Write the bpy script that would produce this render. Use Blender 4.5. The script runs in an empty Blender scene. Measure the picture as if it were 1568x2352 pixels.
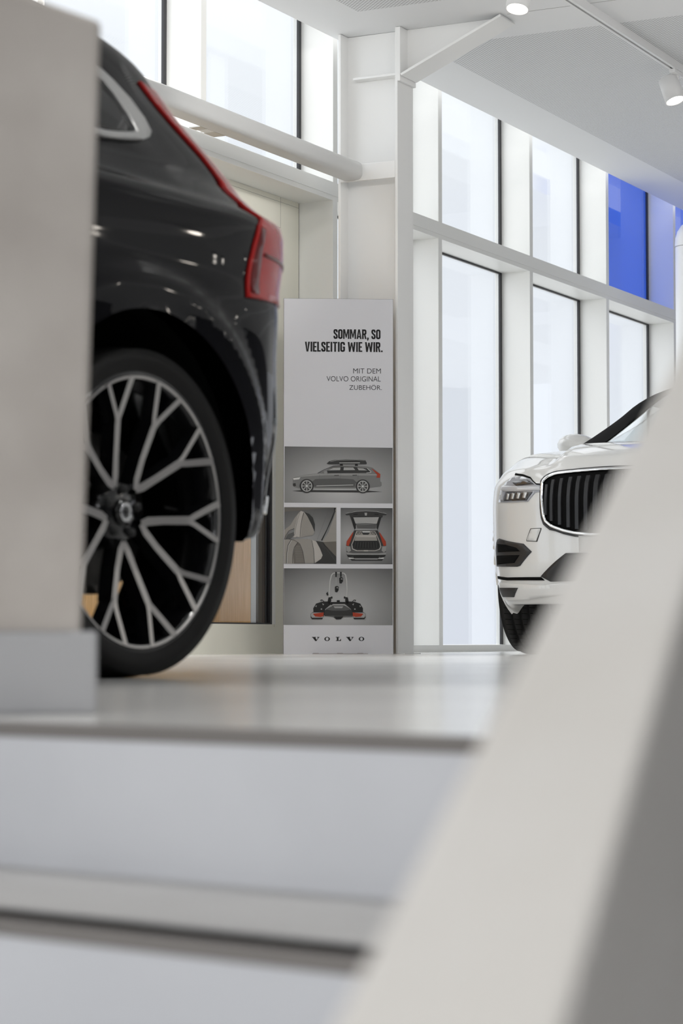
import bpy, bmesh, math, random
import numpy as np
from mathutils import Vector, Matrix
from mathutils.geometry import delaunay_2d_cdt

random.seed(7)
PI = math.pi
scene = bpy.context.scene
COL = scene.collection

# ------------------------------------------------------------------ camera
F_PX = 5400.0
cam_d = bpy.data.cameras.new('camera')
cam = bpy.data.objects.new('camera', cam_d)
COL.objects.link(cam)
cam.location = (0.0, 0.0, 0.086)
cam.rotation_euler = (PI / 2 + math.atan(290.0 / F_PX), 0.0, 0.0)
cam_d.sensor_fit = 'VERTICAL'
cam_d.sensor_height = 36.0
cam_d.lens = F_PX / 2352.0 * 36.0
cam_d.clip_start = 0.05
cam_d.clip_end = 200.0
cam_d.dof.use_dof = True
cam_d.dof.focus_distance = 12.6
cam_d.dof.aperture_fstop = 5.5
scene.camera = cam

# ------------------------------------------------------------------ world (bright overcast sky)
world = bpy.data.worlds.new('overcast_sky')
scene.world = world
world.use_nodes = True
wn = world.node_tree
wn.nodes.clear()
w_out = wn.nodes.new('ShaderNodeOutputWorld')
w_bg = wn.nodes.new('ShaderNodeBackground')
w_tc = wn.nodes.new('ShaderNodeTexCoord')
w_sep = wn.nodes.new('ShaderNodeSeparateXYZ')
w_ramp = wn.nodes.new('ShaderNodeValToRGB')
wn.links.new(w_tc.outputs['Generated'], w_sep.inputs[0])
w_map = wn.nodes.new('ShaderNodeMapRange')
w_map.inputs['From Min'].default_value = -1.0
w_map.inputs['From Max'].default_value = 1.0
wn.links.new(w_sep.outputs['Z'], w_map.inputs['Value'])
wn.links.new(w_map.outputs['Result'], w_ramp.inputs['Fac'])
SKY = [(0.0, (0.55, 0.55, 0.54)), (0.47, (0.55, 0.55, 0.54)), (0.49, (0.42, 0.43, 0.45)), (0.50, (0.425, 0.44, 0.475)),
       (0.55, (0.44, 0.455, 0.48)), (0.62, (0.48, 0.49, 0.50)), (0.75, (0.80, 0.80, 0.80)), (1.0, (1.0, 1.0, 1.0))]
el = w_ramp.color_ramp.elements
while len(el) > 2:
    el.remove(el[-1])
for i, (p, c) in enumerate(SKY):
    e = el[i] if i < 2 else el.new(p)
    e.position = p
    e.color = (*c, 1)
w_bg.inputs['Strength'].default_value = 2.1


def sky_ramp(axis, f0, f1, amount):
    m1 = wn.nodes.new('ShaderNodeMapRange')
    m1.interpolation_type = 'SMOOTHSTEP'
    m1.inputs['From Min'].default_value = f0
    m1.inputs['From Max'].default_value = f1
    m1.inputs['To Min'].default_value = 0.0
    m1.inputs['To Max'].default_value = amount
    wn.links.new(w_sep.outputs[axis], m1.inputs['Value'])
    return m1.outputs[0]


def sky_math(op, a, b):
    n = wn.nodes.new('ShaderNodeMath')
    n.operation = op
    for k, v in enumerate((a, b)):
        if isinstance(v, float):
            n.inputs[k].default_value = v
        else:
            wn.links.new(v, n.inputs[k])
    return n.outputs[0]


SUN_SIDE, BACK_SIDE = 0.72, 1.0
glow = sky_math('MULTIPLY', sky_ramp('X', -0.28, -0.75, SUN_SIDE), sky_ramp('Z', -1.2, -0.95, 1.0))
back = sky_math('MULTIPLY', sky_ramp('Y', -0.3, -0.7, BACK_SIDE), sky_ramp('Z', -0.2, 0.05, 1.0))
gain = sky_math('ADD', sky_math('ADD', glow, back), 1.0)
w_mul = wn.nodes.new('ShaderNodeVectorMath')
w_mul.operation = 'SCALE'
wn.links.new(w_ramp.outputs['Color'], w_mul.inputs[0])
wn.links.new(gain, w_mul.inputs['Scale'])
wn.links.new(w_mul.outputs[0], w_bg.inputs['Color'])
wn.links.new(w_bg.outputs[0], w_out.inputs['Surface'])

# ------------------------------------------------------------------ fill spots without fixtures, added out of frame to brighten wall, floor and ceiling
def fill_spot(x, y, aim, energy, cone=110):
    d = bpy.data.lights.new('fill_spot', 'SPOT')
    d.energy = energy * 0.35
    d.spot_size = math.radians(cone)
    d.spot_blend = 0.8
    d.shadow_soft_size = 0.06
    d.color = (1.0, 0.985, 0.965)
    o = bpy.data.objects.new('fill_spot', d)
    COL.objects.link(o)
    o.location = (x, y, 3.30)
    o.rotation_euler = (Vector(aim) - Vector((x, y, 3.30))).to_track_quat('-Z', 'Y').to_euler()


for (x, y, aim, e) in ((0.6, 6.6, (0.2, 12.8, 1.0), 150), (1.3, 8.0, (0.0, 13, 1.2), 120), (2.4, 7.2, (0.6, 13, 1.4), 150), (-0.6, 8.6, (-1.2, 13.4, 1.8), 170),
                       (3.4, 8.6, (1.6, 12.0, 0.6), 110), (4.6, 7.4, (0.0, 12.5, 1.5), 80), (5.6, 9.2, (2.4, 13.0, 0.5), 120), (6.6, 8.2, (3.0, 12.0, 0.0), 120),
                       (1.0, 4.6, (0.6, 6.0, 0.0), 110), (3.6, 5.0, (2.0, 7.0, 0.0), 90),
                       (3.0, 3.6, (2.4, 6.0, 0.0), 80), (4.2, 10.4, (4.2, 11.2, 0.0), 800), (6.4, 11.5, (6.0, 12.4, 0.0), 800), (-2.6, 9.4, (-2.4, 9.6, 0.0), 650)):
    fill_spot(x, y, aim, e)
fill_spot(0.1, 3.1, (-0.05, 3.0, 0.0), 480, 58)
fill_spot(-1.2, 10.9, (-1.2, 11.0, 0.0), 480, 80)
fill_spot(-1.5, 9.4, (-1.75, 13.6, 2.1), 330, 46)
fill_spot(2.6, 8.6, (-1.8, 13.4, 2.35), 950, 26)

# ------------------------------------------------------------------ exposure
scene.view_settings.view_transform = 'Standard'
scene.view_settings.look = 'None'
scene.view_settings.exposure = 0.0
scene.view_settings.gamma = 1.0
scene.view_settings.use_curve_mapping = False
scene.cycles.max_bounces = 10
scene.cycles.diffuse_bounces = 5
scene.cycles.glossy_bounces = 5
scene.cycles.transparent_max_bounces = 16
scene.cycles.caustics_reflective = False
scene.cycles.caustics_refractive = False
scene.cycles.use_denoising = True


# ------------------------------------------------------------------ helpers: materials
def mat(name, col, rough=0.5, metal=0.0, coat=0.0, spec=0.5, emit=None, estr=0.0):
    m = bpy.data.materials.new(name)
    m.use_nodes = True
    b = m.node_tree.nodes['Principled BSDF']
    b.inputs['Base Color'].default_value = (*col, 1)
    b.inputs['Roughness'].default_value = rough
    b.inputs['Metallic'].default_value = metal
    b.inputs['Coat Weight'].default_value = coat
    b.inputs['Coat Roughness'].default_value = 0.03
    b.inputs['Specular IOR Level'].default_value = spec
    if emit:
        b.inputs['Emission Color'].default_value = (*emit, 1)
        b.inputs['Emission Strength'].default_value = estr
    return m


def noise_mat(name, c0, c1, scale, rough=0.6, detail=6.0, stretch=(1, 1, 1), spec=0.4, bump=0.0, r0=0.35, r1=0.65, coat=0.0):
    m = mat(name, c0, rough, spec=spec, coat=coat)
    nt = m.node_tree
    b = nt.nodes['Principled BSDF']
    tc = nt.nodes.new('ShaderNodeTexCoord')
    mp = nt.nodes.new('ShaderNodeMapping')
    mp.inputs['Scale'].default_value = stretch
    nz = nt.nodes.new('ShaderNodeTexNoise')
    nz.inputs['Scale'].default_value = scale
    nz.inputs['Detail'].default_value = detail
    rp = nt.nodes.new('ShaderNodeValToRGB')
    rp.color_ramp.elements[0].position = r0
    rp.color_ramp.elements[0].color = (*c0, 1)
    rp.color_ramp.elements[1].position = r1
    rp.color_ramp.elements[1].color = (*c1, 1)
    nt.links.new(tc.outputs['Object'], mp.inputs['Vector'])
    nt.links.new(mp.outputs[0], nz.inputs['Vector'])
    nt.links.new(nz.outputs['Fac'], rp.inputs['Fac'])
    nt.links.new(rp.outputs['Color'], b.inputs['Base Color'])
    if bump:
        bp = nt.nodes.new('ShaderNodeBump')
        bp.inputs['Strength'].default_value = bump
        bp.inputs['Distance'].default_value = 0.004
        nt.links.new(nz.outputs['Fac'], bp.inputs['Height'])
        nt.links.new(bp.outputs[0], b.inputs['Normal'])
    return m


def pane_mat(name, tint, refl=1.0):
    m = bpy.data.materials.new(name)
    m.use_nodes = True
    nt = m.node_tree
    nt.nodes.clear()
    o = nt.nodes.new('ShaderNodeOutputMaterial')
    mx = nt.nodes.new('ShaderNodeMixShader')
    tr = nt.nodes.new('ShaderNodeBsdfTransparent')
    tr.inputs['Color'].default_value = (*tint, 1)
    gl = nt.nodes.new('ShaderNodeBsdfGlossy')
    gl.inputs['Roughness'].default_value = 0.02
    gl.inputs['Color'].default_value = (refl, refl, refl, 1)
    lw = nt.nodes.new('ShaderNodeLayerWeight')
    pw = nt.nodes.new('ShaderNodeMath')
    pw.operation = 'POWER'
    pw.inputs[1].default_value = 4.0
    fr = nt.nodes.new('ShaderNodeMath')
    fr.operation = 'MULTIPLY_ADD'
    fr.inputs[1].default_value = 0.7 * refl
    fr.inputs[2].default_value = 0.035 * refl
    nt.links.new(lw.outputs['Facing'], pw.inputs[0])
    nt.links.new(pw.outputs[0], fr.inputs[0])
    nt.links.new(fr.outputs[0], mx.inputs[0])
    nt.links.new(tr.outputs[0], mx.inputs[1])
    nt.links.new(gl.outputs[0], mx.inputs[2])
    nt.links.new(mx.outputs[0], o.inputs['Surface'])
    return m


M = {}
M['white'] = mat('white_powder_coat', (0.84, 0.84, 0.815), 0.42)
M['steel'] = mat('white_steel_paint', (0.83, 0.83, 0.82), 0.45)
M['cream'] = mat('cream_door_paint', (0.83, 0.815, 0.72), 0.4)
M['gasket'] = mat('black_gasket', (0.02, 0.02, 0.023), 0.45)
M['glass'] = pane_mat('clear_glass', (0.97, 0.985, 1.0))
M['blue'] = pane_mat('blue_glass', (0.23, 0.37, 0.82))
M['concrete'] = noise_mat('raw_concrete', (0.47, 0.43, 0.395), (0.57, 0.53, 0.49), 5, 0.75, 8, bump=0.1)
M['coping'] = noise_mat('pale_concrete', (0.81, 0.775, 0.725), (0.86, 0.83, 0.79), 6, 0.7, 6)
M['plinth'] = mat('grey_plinth', (0.43, 0.43, 0.44), 0.5)
M['riser'] = noise_mat('white_step_panel', (0.60, 0.61, 0.64), (0.66, 0.67, 0.70), 3, 0.5, 5)
M['tread'] = noise_mat('grey_step_tread', (0.46, 0.455, 0.45), (0.52, 0.515, 0.51), 4, 0.45, 5)
M['nosing'] = mat('brown_grey_nosing', (0.20, 0.185, 0.175), 0.5)
M['floor'] = noise_mat('polished_floor', (0.70, 0.695, 0.68), (0.76, 0.755, 0.74), 1.6, 0.2, 4, spec=0.35)
M['chrome'] = mat('chrome', (0.85, 0.86, 0.87), 0.08, 1.0)
M['satin'] = mat('satin_trim', (0.62, 0.62, 0.61), 0.35, 0.8)
M['blackplastic'] = mat('black_plastic', (0.018, 0.018, 0.019), 0.45)
M['gloss_black'] = mat('gloss_black', (0.006, 0.006, 0.007), 0.12, coat=0.6)
M['pitch'] = mat('dark_void', (0.004, 0.004, 0.004), 0.9, spec=0.1)
M['rubber'] = mat('tyre_rubber', (0.009, 0.0088, 0.0085), 0.6, spec=0.3)
M['machined'] = mat('machined_alloy', (0.64, 0.62, 0.60), 0.33, 0.9)
M['dark_paint'] = mat('dark_grey_car_paint', (0.0045, 0.0045, 0.006), 0.6, 0.0, coat=0.55, spec=0.0)
M['white_paint'] = mat('white_car_paint', (0.68, 0.68, 0.665), 0.3, coat=1.0)
M['tinted'] = mat('tinted_glass', (0.004, 0.004, 0.005), 0.04, coat=0.3)
M['car_glass'] = pane_mat('windscreen_glass', (0.80, 0.85, 0.86))
M['red_lens'] = mat('red_lamp_lens', (0.52, 0.020, 0.018), 0.25, coat=0.25, spec=0.25)
M['dark_red'] = mat('dark_red_lens', (0.15, 0.008, 0.009), 0.3, coat=0.25, spec=0.25)
M['lens'] = mat('lamp_lens', (0.34, 0.35, 0.38), 0.08, coat=1.0)
M['lens_dark'] = mat('lamp_housing', (0.03, 0.03, 0.034), 0.12, coat=0.5)
M['drl'] = mat('light_bar', (0.50, 0.51, 0.53), 0.12, coat=0.8)
M['bar'] = mat('grille_bar_black', (0.012, 0.012, 0.013), 0.3, spec=0.35)
M['disc'] = mat('brake_disc', (0.12, 0.115, 0.11), 0.35, 0.9)
M['board'] = mat('board_print', (0.56, 0.56, 0.585), 0.5, spec=0.3)
M['board_edge'] = mat('board_edge', (0.05, 0.05, 0.05), 0.5)
M['ink'] = mat('black_ink', (0.012, 0.011, 0.011), 0.5, spec=0.2)
M['acrylic'] = mat('acrylic_foot', (0.35, 0.33, 0.33), 0.15)
M['lampdisc'] = mat('lamp_disc', (1, 1, 1), 0.4, emit=(1.0, 0.93, 0.84), estr=14.0)
M['lampwhite'] = mat('lamp_white', (0.74, 0.74, 0.74), 0.4)
M['interior'] = mat('seat_grey', (0.25, 0.24, 0.23), 0.7)
M['farwall'] = mat('far_wall', (0.06, 0.06, 0.066), 0.7)
M['leftshade'] = mat('left_shade_wall', (0.55, 0.55, 0.55), 0.7)

# oak: stretched grain
M['oak'] = noise_mat('oak_veneer', (0.70, 0.38, 0.105), (0.84, 0.50, 0.18), 14, 0.45, 8, (6, 6, 0.35), r0=0.3, r1=0.7)


# ------------------------------------------------------------------ helpers: objects
def link(o, parent=None):
    COL.objects.link(o)
    if parent is not None:
        o.parent = parent
    return o


def tag(o, label=None, cat=None, group=None, kind=None):
    if label:
        o['label'] = label
    if cat:
        o['category'] = cat
    if group:
        o['group'] = group
    if kind:
        o['kind'] = kind
    return o


def empty(name, loc=(0, 0, 0), rz=0.0, matrix=None):
    o = bpy.data.objects.new(name, None)
    o.empty_display_size = 0.1
    link(o)
    if matrix is not None:
        o.matrix_world = matrix
    else:
        o.location = loc
        o.rotation_euler = (0, 0, rz)
    return o


class MB:
    """collects faces with material slots; build() links one mesh object"""
    def __init__(self):
        self.v, self.f, self.m, self.s = [], [], [], []
        self.mats = []

    def slot(self, m):
        if m not in self.mats:
            self.mats.append(m)
        return self.mats.index(m)

    def add(self, verts, faces, m, smooth=False):
        b = len(self.v)
        k = self.slot(m)
        self.v += [tuple(p) for p in verts]
        for f in faces:
            self.f.append(tuple(b + i for i in f))
            self.m.append(k)
            self.s.append(smooth)

    def prism(self, poly, vec, m, mtop=None, smooth=False):
        """poly: list of 3D points (planar), extruded by vec; mtop: material of the starting face"""
        n = len(poly)
        a = [Vector(p) for p in poly]
        b = [p + Vector(vec) for p in a]
        self.add(a + b, [[(i + 1) % n, i, n + i, n + (i + 1) % n] for i in range(n)] + [list(range(n, 2 * n))[::-1]], m, smooth)
        self.add(a, [list(range(n))], mtop or m, False)

    def box(self, o, ex, ey, ez, m):
        o, ex, ey, ez = Vector(o), Vector(ex), Vector(ey), Vector(ez)
        p = [o, o + ex, o + ex + ey, o + ey]
        self.add(p + [q + ez for q in p], [(3, 2, 1, 0), (4, 5, 6, 7), (0, 1, 5, 4), (1, 2, 6, 5), (2, 3, 7, 6), (3, 0, 4, 7)], m)

    def lathe(self, prof, m, axis='y', n=72, smooth=True, mats=None):
        """prof: list of (radius, along axis)"""
        vs, fs = [], []
        for k in range(n):
            a = 2 * PI * k / n
            for (r, h) in prof:
                if axis == 'y':
                    vs.append((r * math.cos(a), h, r * math.sin(a)))
                else:
                    vs.append((r * math.cos(a), r * math.sin(a), h))
        L = len(prof)
        for k in range(n):
            k2 = (k + 1) % n
            for i in range(L - 1):
                fs.append((k * L + i, k * L + i + 1, k2 * L + i + 1, k2 * L + i))
        self.add(vs, fs, m, smooth)

    def tube(self, pts, r, m, n=8, closed=False, smooth=True):
        pts = [Vector(p) for p in pts]
        N = len(pts)
        vs, fs = [], []
        for i, p in enumerate(pts):
            a = pts[(i - 1) % N] if (closed or i > 0) else pts[0]
            b = pts[(i + 1) % N] if (closed or i < N - 1) else pts[-1]
            t = (b - a).normalized()
            x = t.cross(Vector((0, 0, 1)))
            if x.length < 1e-3:
                x = t.cross(Vector((0, 1, 0)))
            x.normalize()
            y = t.cross(x)
            for k in range(n):
                w = 2 * PI * k / n
                vs.append(p + x * (r * math.cos(w)) + y * (r * math.sin(w)))
        segs = N if closed else N - 1
        for i in range(segs):
            j = (i + 1) % N
            for k in range(n):
                k2 = (k + 1) % n
                fs.append((i * n + k, i * n + k2, j * n + k2, j * n + k))
        if not closed:
            fs.append(tuple(range(n))[::-1])
            fs.append(tuple((N - 1) * n + k for k in range(n)))
        self.add(vs, fs, m, smooth)

    def build(self, name, parent=None, bevel=0.0, fix=True):
        me = bpy.data.meshes.new(name)
        me.from_pydata(self.v, [], self.f)
        for mm in self.mats:
            me.materials.append(mm)
        me.polygons.foreach_set('material_index', self.m)
        me.polygons.foreach_set('use_smooth', self.s)
        me.update()
        if fix:
            bm = bmesh.new()
            bm.from_mesh(me)
            bmesh.ops.remove_doubles(bm, verts=bm.verts, dist=1e-6)
            bmesh.ops.recalc_face_normals(bm, faces=bm.faces)
            bm.to_mesh(me)
            bm.free()
        o = bpy.data.objects.new(name, me)
        link(o, parent)
        if bevel:
            b = o.modifiers.new('edge', 'BEVEL')
            b.width = bevel
            b.segments = 2
            b.limit_method = 'ANGLE'
            b.angle_limit = math.radians(40)
        return o


# ------------------------------------------------------------------ wall frame: t along the glass wall, off into the room, z up
ANG = math.radians(27.17)
U = Vector((math.sin(ANG), math.cos(ANG), 0))
NR = Vector((math.cos(ANG), -math.sin(ANG), 0))
W0 = Vector((0.44, 14.335, 0))
ZV = Vector((0, 0, 1))


def wp(t, off, z):
    return W0 + U * t + NR * off + ZV * z


def wbox(mb, t0, t1, o0, o1, z0, z1, m):
    mb.box(wp(t0, o0, z0), U * (t1 - t0), NR * (o1 - o0), ZV * (z1 - z0), m)


def structure(mb, name, parent=None, bevel=0.0):
    o = mb.build(name, parent, bevel)
    if parent is None:
        o['kind'] = 'structure'
    return o


# ------------------------------------------------------------------ floor, stairs
ED = Vector((0.777, -0.629, 0)).normalized()       # along the steps
SD = Vector((-0.629, -0.777, 0)).normalized()      # down the steps
E0 = Vector((-0.12, 2.258, 0))                     # point on the top edge
RISE, GO = 0.148, 0.311

mb = MB()
a = E0 - ED * 9
b = E0 + ED * 9
far = [b + Vector((2, 30, 0)), a + Vector((-14, 26, 0))]
mb.prism([a, b, far[0], far[1]], (0, 0, -0.10), M['nosing'], M['floor'])
structure(mb, 'floor')
mb = MB()
mb.box((-12, -12, -1.55), (24, 0, 0), (0, 14, 0), (0, 0, -0.1), M['floor'])
structure(mb, 'floor_lower')

stairs = MB()
for k in range(1, 9):
    z = -RISE * k
    p = E0 + SD * (GO * (k - 1)) + ZV * z
    q = p - ED * 4.0
    # riser above this tread, tread, nosing at the tread's front
    stairs.box(q + ZV * 0.0 + SD * 0.002, ED * 8, -SD * 0.03, ZV * (RISE - 0.0145), M['riser'])
    stairs.box(q, ED * 8, SD * GO, -ZV * 0.03, M['tread'])
    stairs.box(q + SD * (GO + 0.004), ED * 8, -SD * 0.05, -ZV * 0.0145, M['nosing'])
stairs.box(E0 - ED * 4 + SD * 0.004 - ZV * 0.0005, ED * 8, -SD * 0.03, -ZV * 0.0145, M['nosing'])
structure(stairs, 'trim_stairs')

# ------------------------------------------------------------------ glass wall: fins, transom, panes
CEIL = 3.47
TOP = 3.80
FINS = [-12.86, -11.38, -9.90, -8.42, -6.94, -5.46, -3.985, -2.504, -1.013, 0.427, 1.917, 3.386, 4.894, 6.37, 7.85, 9.33, 10.81, 12.29]
FT = 0.056
GO_OFF = -0.222
TZ0, TZ1 = 2.598, 2.703
DOOR = 7            # index of the fin left of the door bay
for i, t in enumerate(FINS):
    mb = MB()
    wbox(mb, t - FT, t, -0.26, 0.0, TZ1 - 0.002, TOP, M['white'])
    if i != DOOR:
        wbox(mb, t - FT, t, -0.26, -0.0005, 0.0, TZ0 + 0.002, M['white'])
    structure(mb, 'trim_%d' % (i + 1), bevel=0.0015)
mb = MB()
ta, tb = FINS[0] - FT, FINS[-1]
wbox(mb, ta, tb, -0.26, 0.0, TZ0 + 0.028, TZ1, M['white'])
wbox(mb, ta, tb, -0.26, -0.003, TZ0, TZ0 + 0.024, M['white'])
wbox(mb, ta, tb, -0.26, -0.004, TZ0 + 0.022, TZ0 + 0.030, M['white'])
structure(mb, 'trim_transom')
mb = MB()
wbox(mb, FINS[8], tb, -0.26, 0.006, 0.0, 0.043, M['white'])
wbox(mb, ta, FINS[DOOR - 1] - FT, -0.26, 0.006, 0.0, 0.043, M['white'])
structure(mb, 'baseboard_window')
mb = MB()
wbox(mb, ta, tb, -0.30, 0.16, TOP, TOP + 0.1, M['white'])
structure(mb, 'trim_header')

wi = 1
for i in range(len(FINS) - 1):
    t0, t1 = FINS[i], FINS[i + 1] - FT
    for (z0, z1, low) in ((TZ1, TOP, False), (0.043, TZ0, True)):
        if low and i in (DOOR - 1, DOOR):
            continue
        pane = MB()
        blue = (not low) and i >= 11
        wbox(pane, t0 + 0.004, t1 - 0.004, GO_OFF - 0.012, GO_OFF, z0 + 0.003, z1 - 0.003, M['blue'] if blue else M['glass'])
        po = structure(pane, 'window_%d' % wi)
        wi += 1
        g = MB()
        wbox(g, t1 - 0.032, t1 - 0.001, GO_OFF + 0.001, GO_OFF + 0.014, z0 + 0.001, z1 - 0.001, M['gasket'])
        wbox(g, t0 + 0.001, t0 + 0.020, GO_OFF + 0.001, GO_OFF + 0.014, z0 + 0.001, z1 - 0.001, M['gasket'])
        if low:
            wbox(g, t0 + 0.02, t1 - 0.032, GO_OFF + 0.001, GO_OFF + 0.014, z1 - 0.012, z1 - 0.001, M['gasket'])
        g.build('gasket', po)

# ------------------------------------------------------------------ door bay
d0, d1 = FINS[DOOR - 1], FINS[DOOR + 1] - FT
gl1 = -1.385
mb = MB()
wbox(mb, gl1 + 0.03, d1 - 0.001, -0.26, GO_OFF, 0.0, TZ0 - 0.001, M['cream'])             # right stile and side panel
wbox(mb, d0 + 0.001, gl1 + 0.03, -0.26, GO_OFF, 2.40, TZ0 - 0.001, M['cream'])            # head panel
wbox(mb, d0 + 0.001, gl1 + 0.03, -0.26, GO_OFF, 0.0, 0.150, M['cream'])                   # bottom rail
wbox(mb, d0 + 0.001, gl1 + 0.03, -0.26, GO_OFF - 0.003, 0.150, 0.164, M['cream'])
wbox(mb, d0 + 0.001, d0 + 0.07, -0.26, GO_OFF, 0.164, 2.40, M['cream'])
door = structure(mb, 'door_1')
mb = MB()
wbox(mb, gl1 + 0.008, gl1 + 0.0295, -0.26, GO_OFF + 0.006, 0.164, 2.40, M['white'])
mb.build('glazing_bead', door)
mb = MB()
wbox(mb, gl1 - 0.012, gl1 + 0.008, -0.26, GO_OFF - 0.004, 0.166, 2.398, M['gasket'])
wbox(mb, gl1 - 0.045, gl1 - 0.012, -0.30, GO_OFF - 0.02, 0.166, 2.398, M['gasket'])
wbox(mb, d0 + 0.07, gl1 + 0.008, -0.26, GO_OFF - 0.004, 0.164, 0.172, M['gasket'])
wbox(mb, d0 + 0.07, gl1 + 0.008, -0.26, GO_OFF - 0.004, 2.37, 2.398, M['gasket'])
mb.build('gasket', door)
mb = MB()
wbox(mb, d0 + 0.07, gl1 - 0.001, GO_OFF - 0.030, GO_OFF - 0.022, 0.172, 2.37, M['glass'])
mb.build('pane', door)
mb = MB()   # fine seams of the panels
wbox(mb, -1.292, -1.2905, GO_OFF - 0.001, GO_OFF + 0.0006, 2.42, TZ0 - 0.002, M['nosing'])
wbox(mb, d0 + 0.002, -1.291, GO_OFF - 0.001, GO_OFF + 0.0006, 2.419, 2.4205, M['nosing'])
wbox(mb, d0 + 0.002, d1 - 0.002, GO_OFF - 0.001, GO_OFF + 0.0006, TZ0 - 0.030, TZ0 - 0.0288, M['nosing'])
wbox(mb, d1 - 0.004, d1 - 0.001, GO_OFF - 0.001, GO_OFF + 0.001, 0.002, TZ0 - 0.002, M['nosing'])
mb.build('seam', door)

# oak partition standing behind the door glass
par = empty('oak_partition', wp(-2.2, -0.62, 0))
tag(par, 'oak veneered partition panel behind the glass of the cream door', 'partition')


def local(o):
    return o.matrix_world.inverted() if o.matrix_world != Matrix.Identity(4) else Matrix.Identity(4)


def child_at(mb, name, parent, bevel=0.0):
    """mesh given in world coordinates, parented to an empty that only has a location"""
    L = Vector(parent.location)
    mb.v = [tuple(Vector(p) - L) for p in mb.v]
    return mb.build(name, parent, bevel)


mb = MB()
wbox(mb, -3.4, -1.135, -0.56, -0.50, 0.0, 2.3, M['oak'])
child_at(mb, 'panel', par)
mb = MB()
wbox(mb, -1.134, -1.060, -0.56, -0.498, 0.0, 2.3, mat('grey_post', (0.55, 0.57, 0.59), 0.5))
tag(child_at(mb, 'post', par), 'pale grey upright strip')
mb = MB()
wbox(mb, -1.059, -1.018, -0.56, -0.50, 0.0, 2.3, M['oak'])
child_at(mb, 'edge_strip', par)
mb = MB()
wbox(mb, -1.017, -0.90, -0.58, -0.51, 0.0, 2.3, mat('dark_upright', (0.05, 0.046, 0.036), 0.5))
tag(child_at(mb, 'upright', par), 'dark brown upright')

# ------------------------------------------------------------------ ceiling
def perforated(name):
    m = mat(name, (0.70, 0.71, 0.715), 0.6)
    nt = m.node_tree
    b = nt.nodes['Principled BSDF']
    tc = nt.nodes.new('ShaderNodeTexCoord')
    mp = nt.nodes.new('ShaderNodeMapping')
    mp.inputs['Scale'].default_value = (1 / 0.0175,) * 3
    mp.inputs['Rotation'].default_value = (0, 0, PI / 4)
    nt.links.new(tc.outputs['Object'], mp.inputs['Vector'])
    fr = nt.nodes.new('ShaderNodeVectorMath')
    fr.operation = 'FRACTION'
    nt.links.new(mp.outputs[0], fr.inputs[0])
    sb = nt.nodes.new('ShaderNodeVectorMath')
    sb.operation = 'SUBTRACT'
    sb.inputs[1].default_value = (0.5, 0.5, 0.0)
    nt.links.new(fr.outputs[0], sb.inputs[0])
    sx = nt.nodes.new('ShaderNodeSeparateXYZ')
    nt.links.new(sb.outputs[0], sx.inputs[0])
    cx = nt.nodes.new('ShaderNodeCombineXYZ')
    nt.links.new(sx.outputs[0], cx.inputs[0])
    nt.links.new(sx.outputs[1], cx.inputs[1])
    ln = nt.nodes.new('ShaderNodeVectorMath')
    ln.operation = 'LENGTH'
    nt.links.new(cx.outputs[0], ln.inputs[0])
    lt = nt.nodes.new('ShaderNodeMath')
    lt.operation = 'LESS_THAN'
    lt.inputs[1].default_value = 0.26
    nt.links.new(ln.outputs['Value'], lt.inputs[0])
    mx = nt.nodes.new('ShaderNodeMixRGB')
    mx.inputs[1].default_value = (0.70, 0.71, 0.715, 1)
    mx.inputs[2].default_value = (0.22, 0.205, 0.20, 1)
    nt.links.new(lt.outputs[0], mx.inputs[0])
    nt.links.new(mx.outputs[0], b.inputs['Base Color'])
    return m


M['ceil'] = mat('ceiling_paint', (0.76, 0.765, 0.77), 0.6)
M['perf'] = perforated('perforated_board')
# the ceiling object is built in the wall's own frame so that the hole pattern follows it
CM = Matrix(((U.x, NR.x, 0, W0.x), (U.y, NR.y, 0, W0.y), (0, 0, 1, CEIL), (0, 0, 0, 1)))
mb = MB()
ts = [-16.0, -7.35, -6.48, -1.745, -0.880, 4.0, 4.87, 9.6, 10.5, 16]
os_ = [0.13, 0.50, 3.6, 4.4, 22.0]
perf_cells = {(2, 1), (0, 1), (4, 1), (6, 1), (8, 1)}
for i in range(len(ts) - 1):
    for j in range(len(os_) - 1):
        pm = M['perf'] if (i % 2 == 0 and j % 2 == 1) else M['ceil']
        if i == 4 and j == 1:
            pm = M['perf']
        mb.add([(ts[i], os_[j], 0), (ts[i + 1], os_[j], 0), (ts[i + 1], os_[j + 1], 0), (ts[i], os_[j + 1], 0)], [(0, 1, 2, 3)], pm)
mb.box((ts[0], os_[0], 0.0005), (ts[-1] - ts[0], 0, 0), (0, os_[-1] - os_[0], 0), (0, 0, 0.12), M['ceil'])
# board joints
mb.box((-1.334, 1.20, -0.0006), (0.004, 0, 0), (0, 8.8, 0), (0, 0, 0.0004), M['nosing'])
co = mb.build('ceiling', fix=False)
co.matrix_world = CM
co['kind'] = 'structure'

# ------------------------------------------------------------------ other sides of the hall
mb = MB()
mb.box((13.5, -6, -1.55), (0.2, 0, 0), (0, 32, 0), (0, 0, 6.0), M['farwall'])
structure(mb, 'wall_right')
mb = MB()
mb.box((0.5, -6.0, -1.55), (13.0, 0, 0), (0, -0.2, 0), (0, 0, 6.0), M['farwall'])  # added out of view to darken the side of the stair balustrade
structure(mb, 'shade_wall_back')
mb = MB()
mb.box((-7.0, -6.0, -1.55), (-0.2, 0, 0), (0, 9.0, 0), (0, 0, 6.0), M['leftshade'])  # added out of view to keep left-hand light off the risers
structure(mb, 'shade_wall_left')

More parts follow.
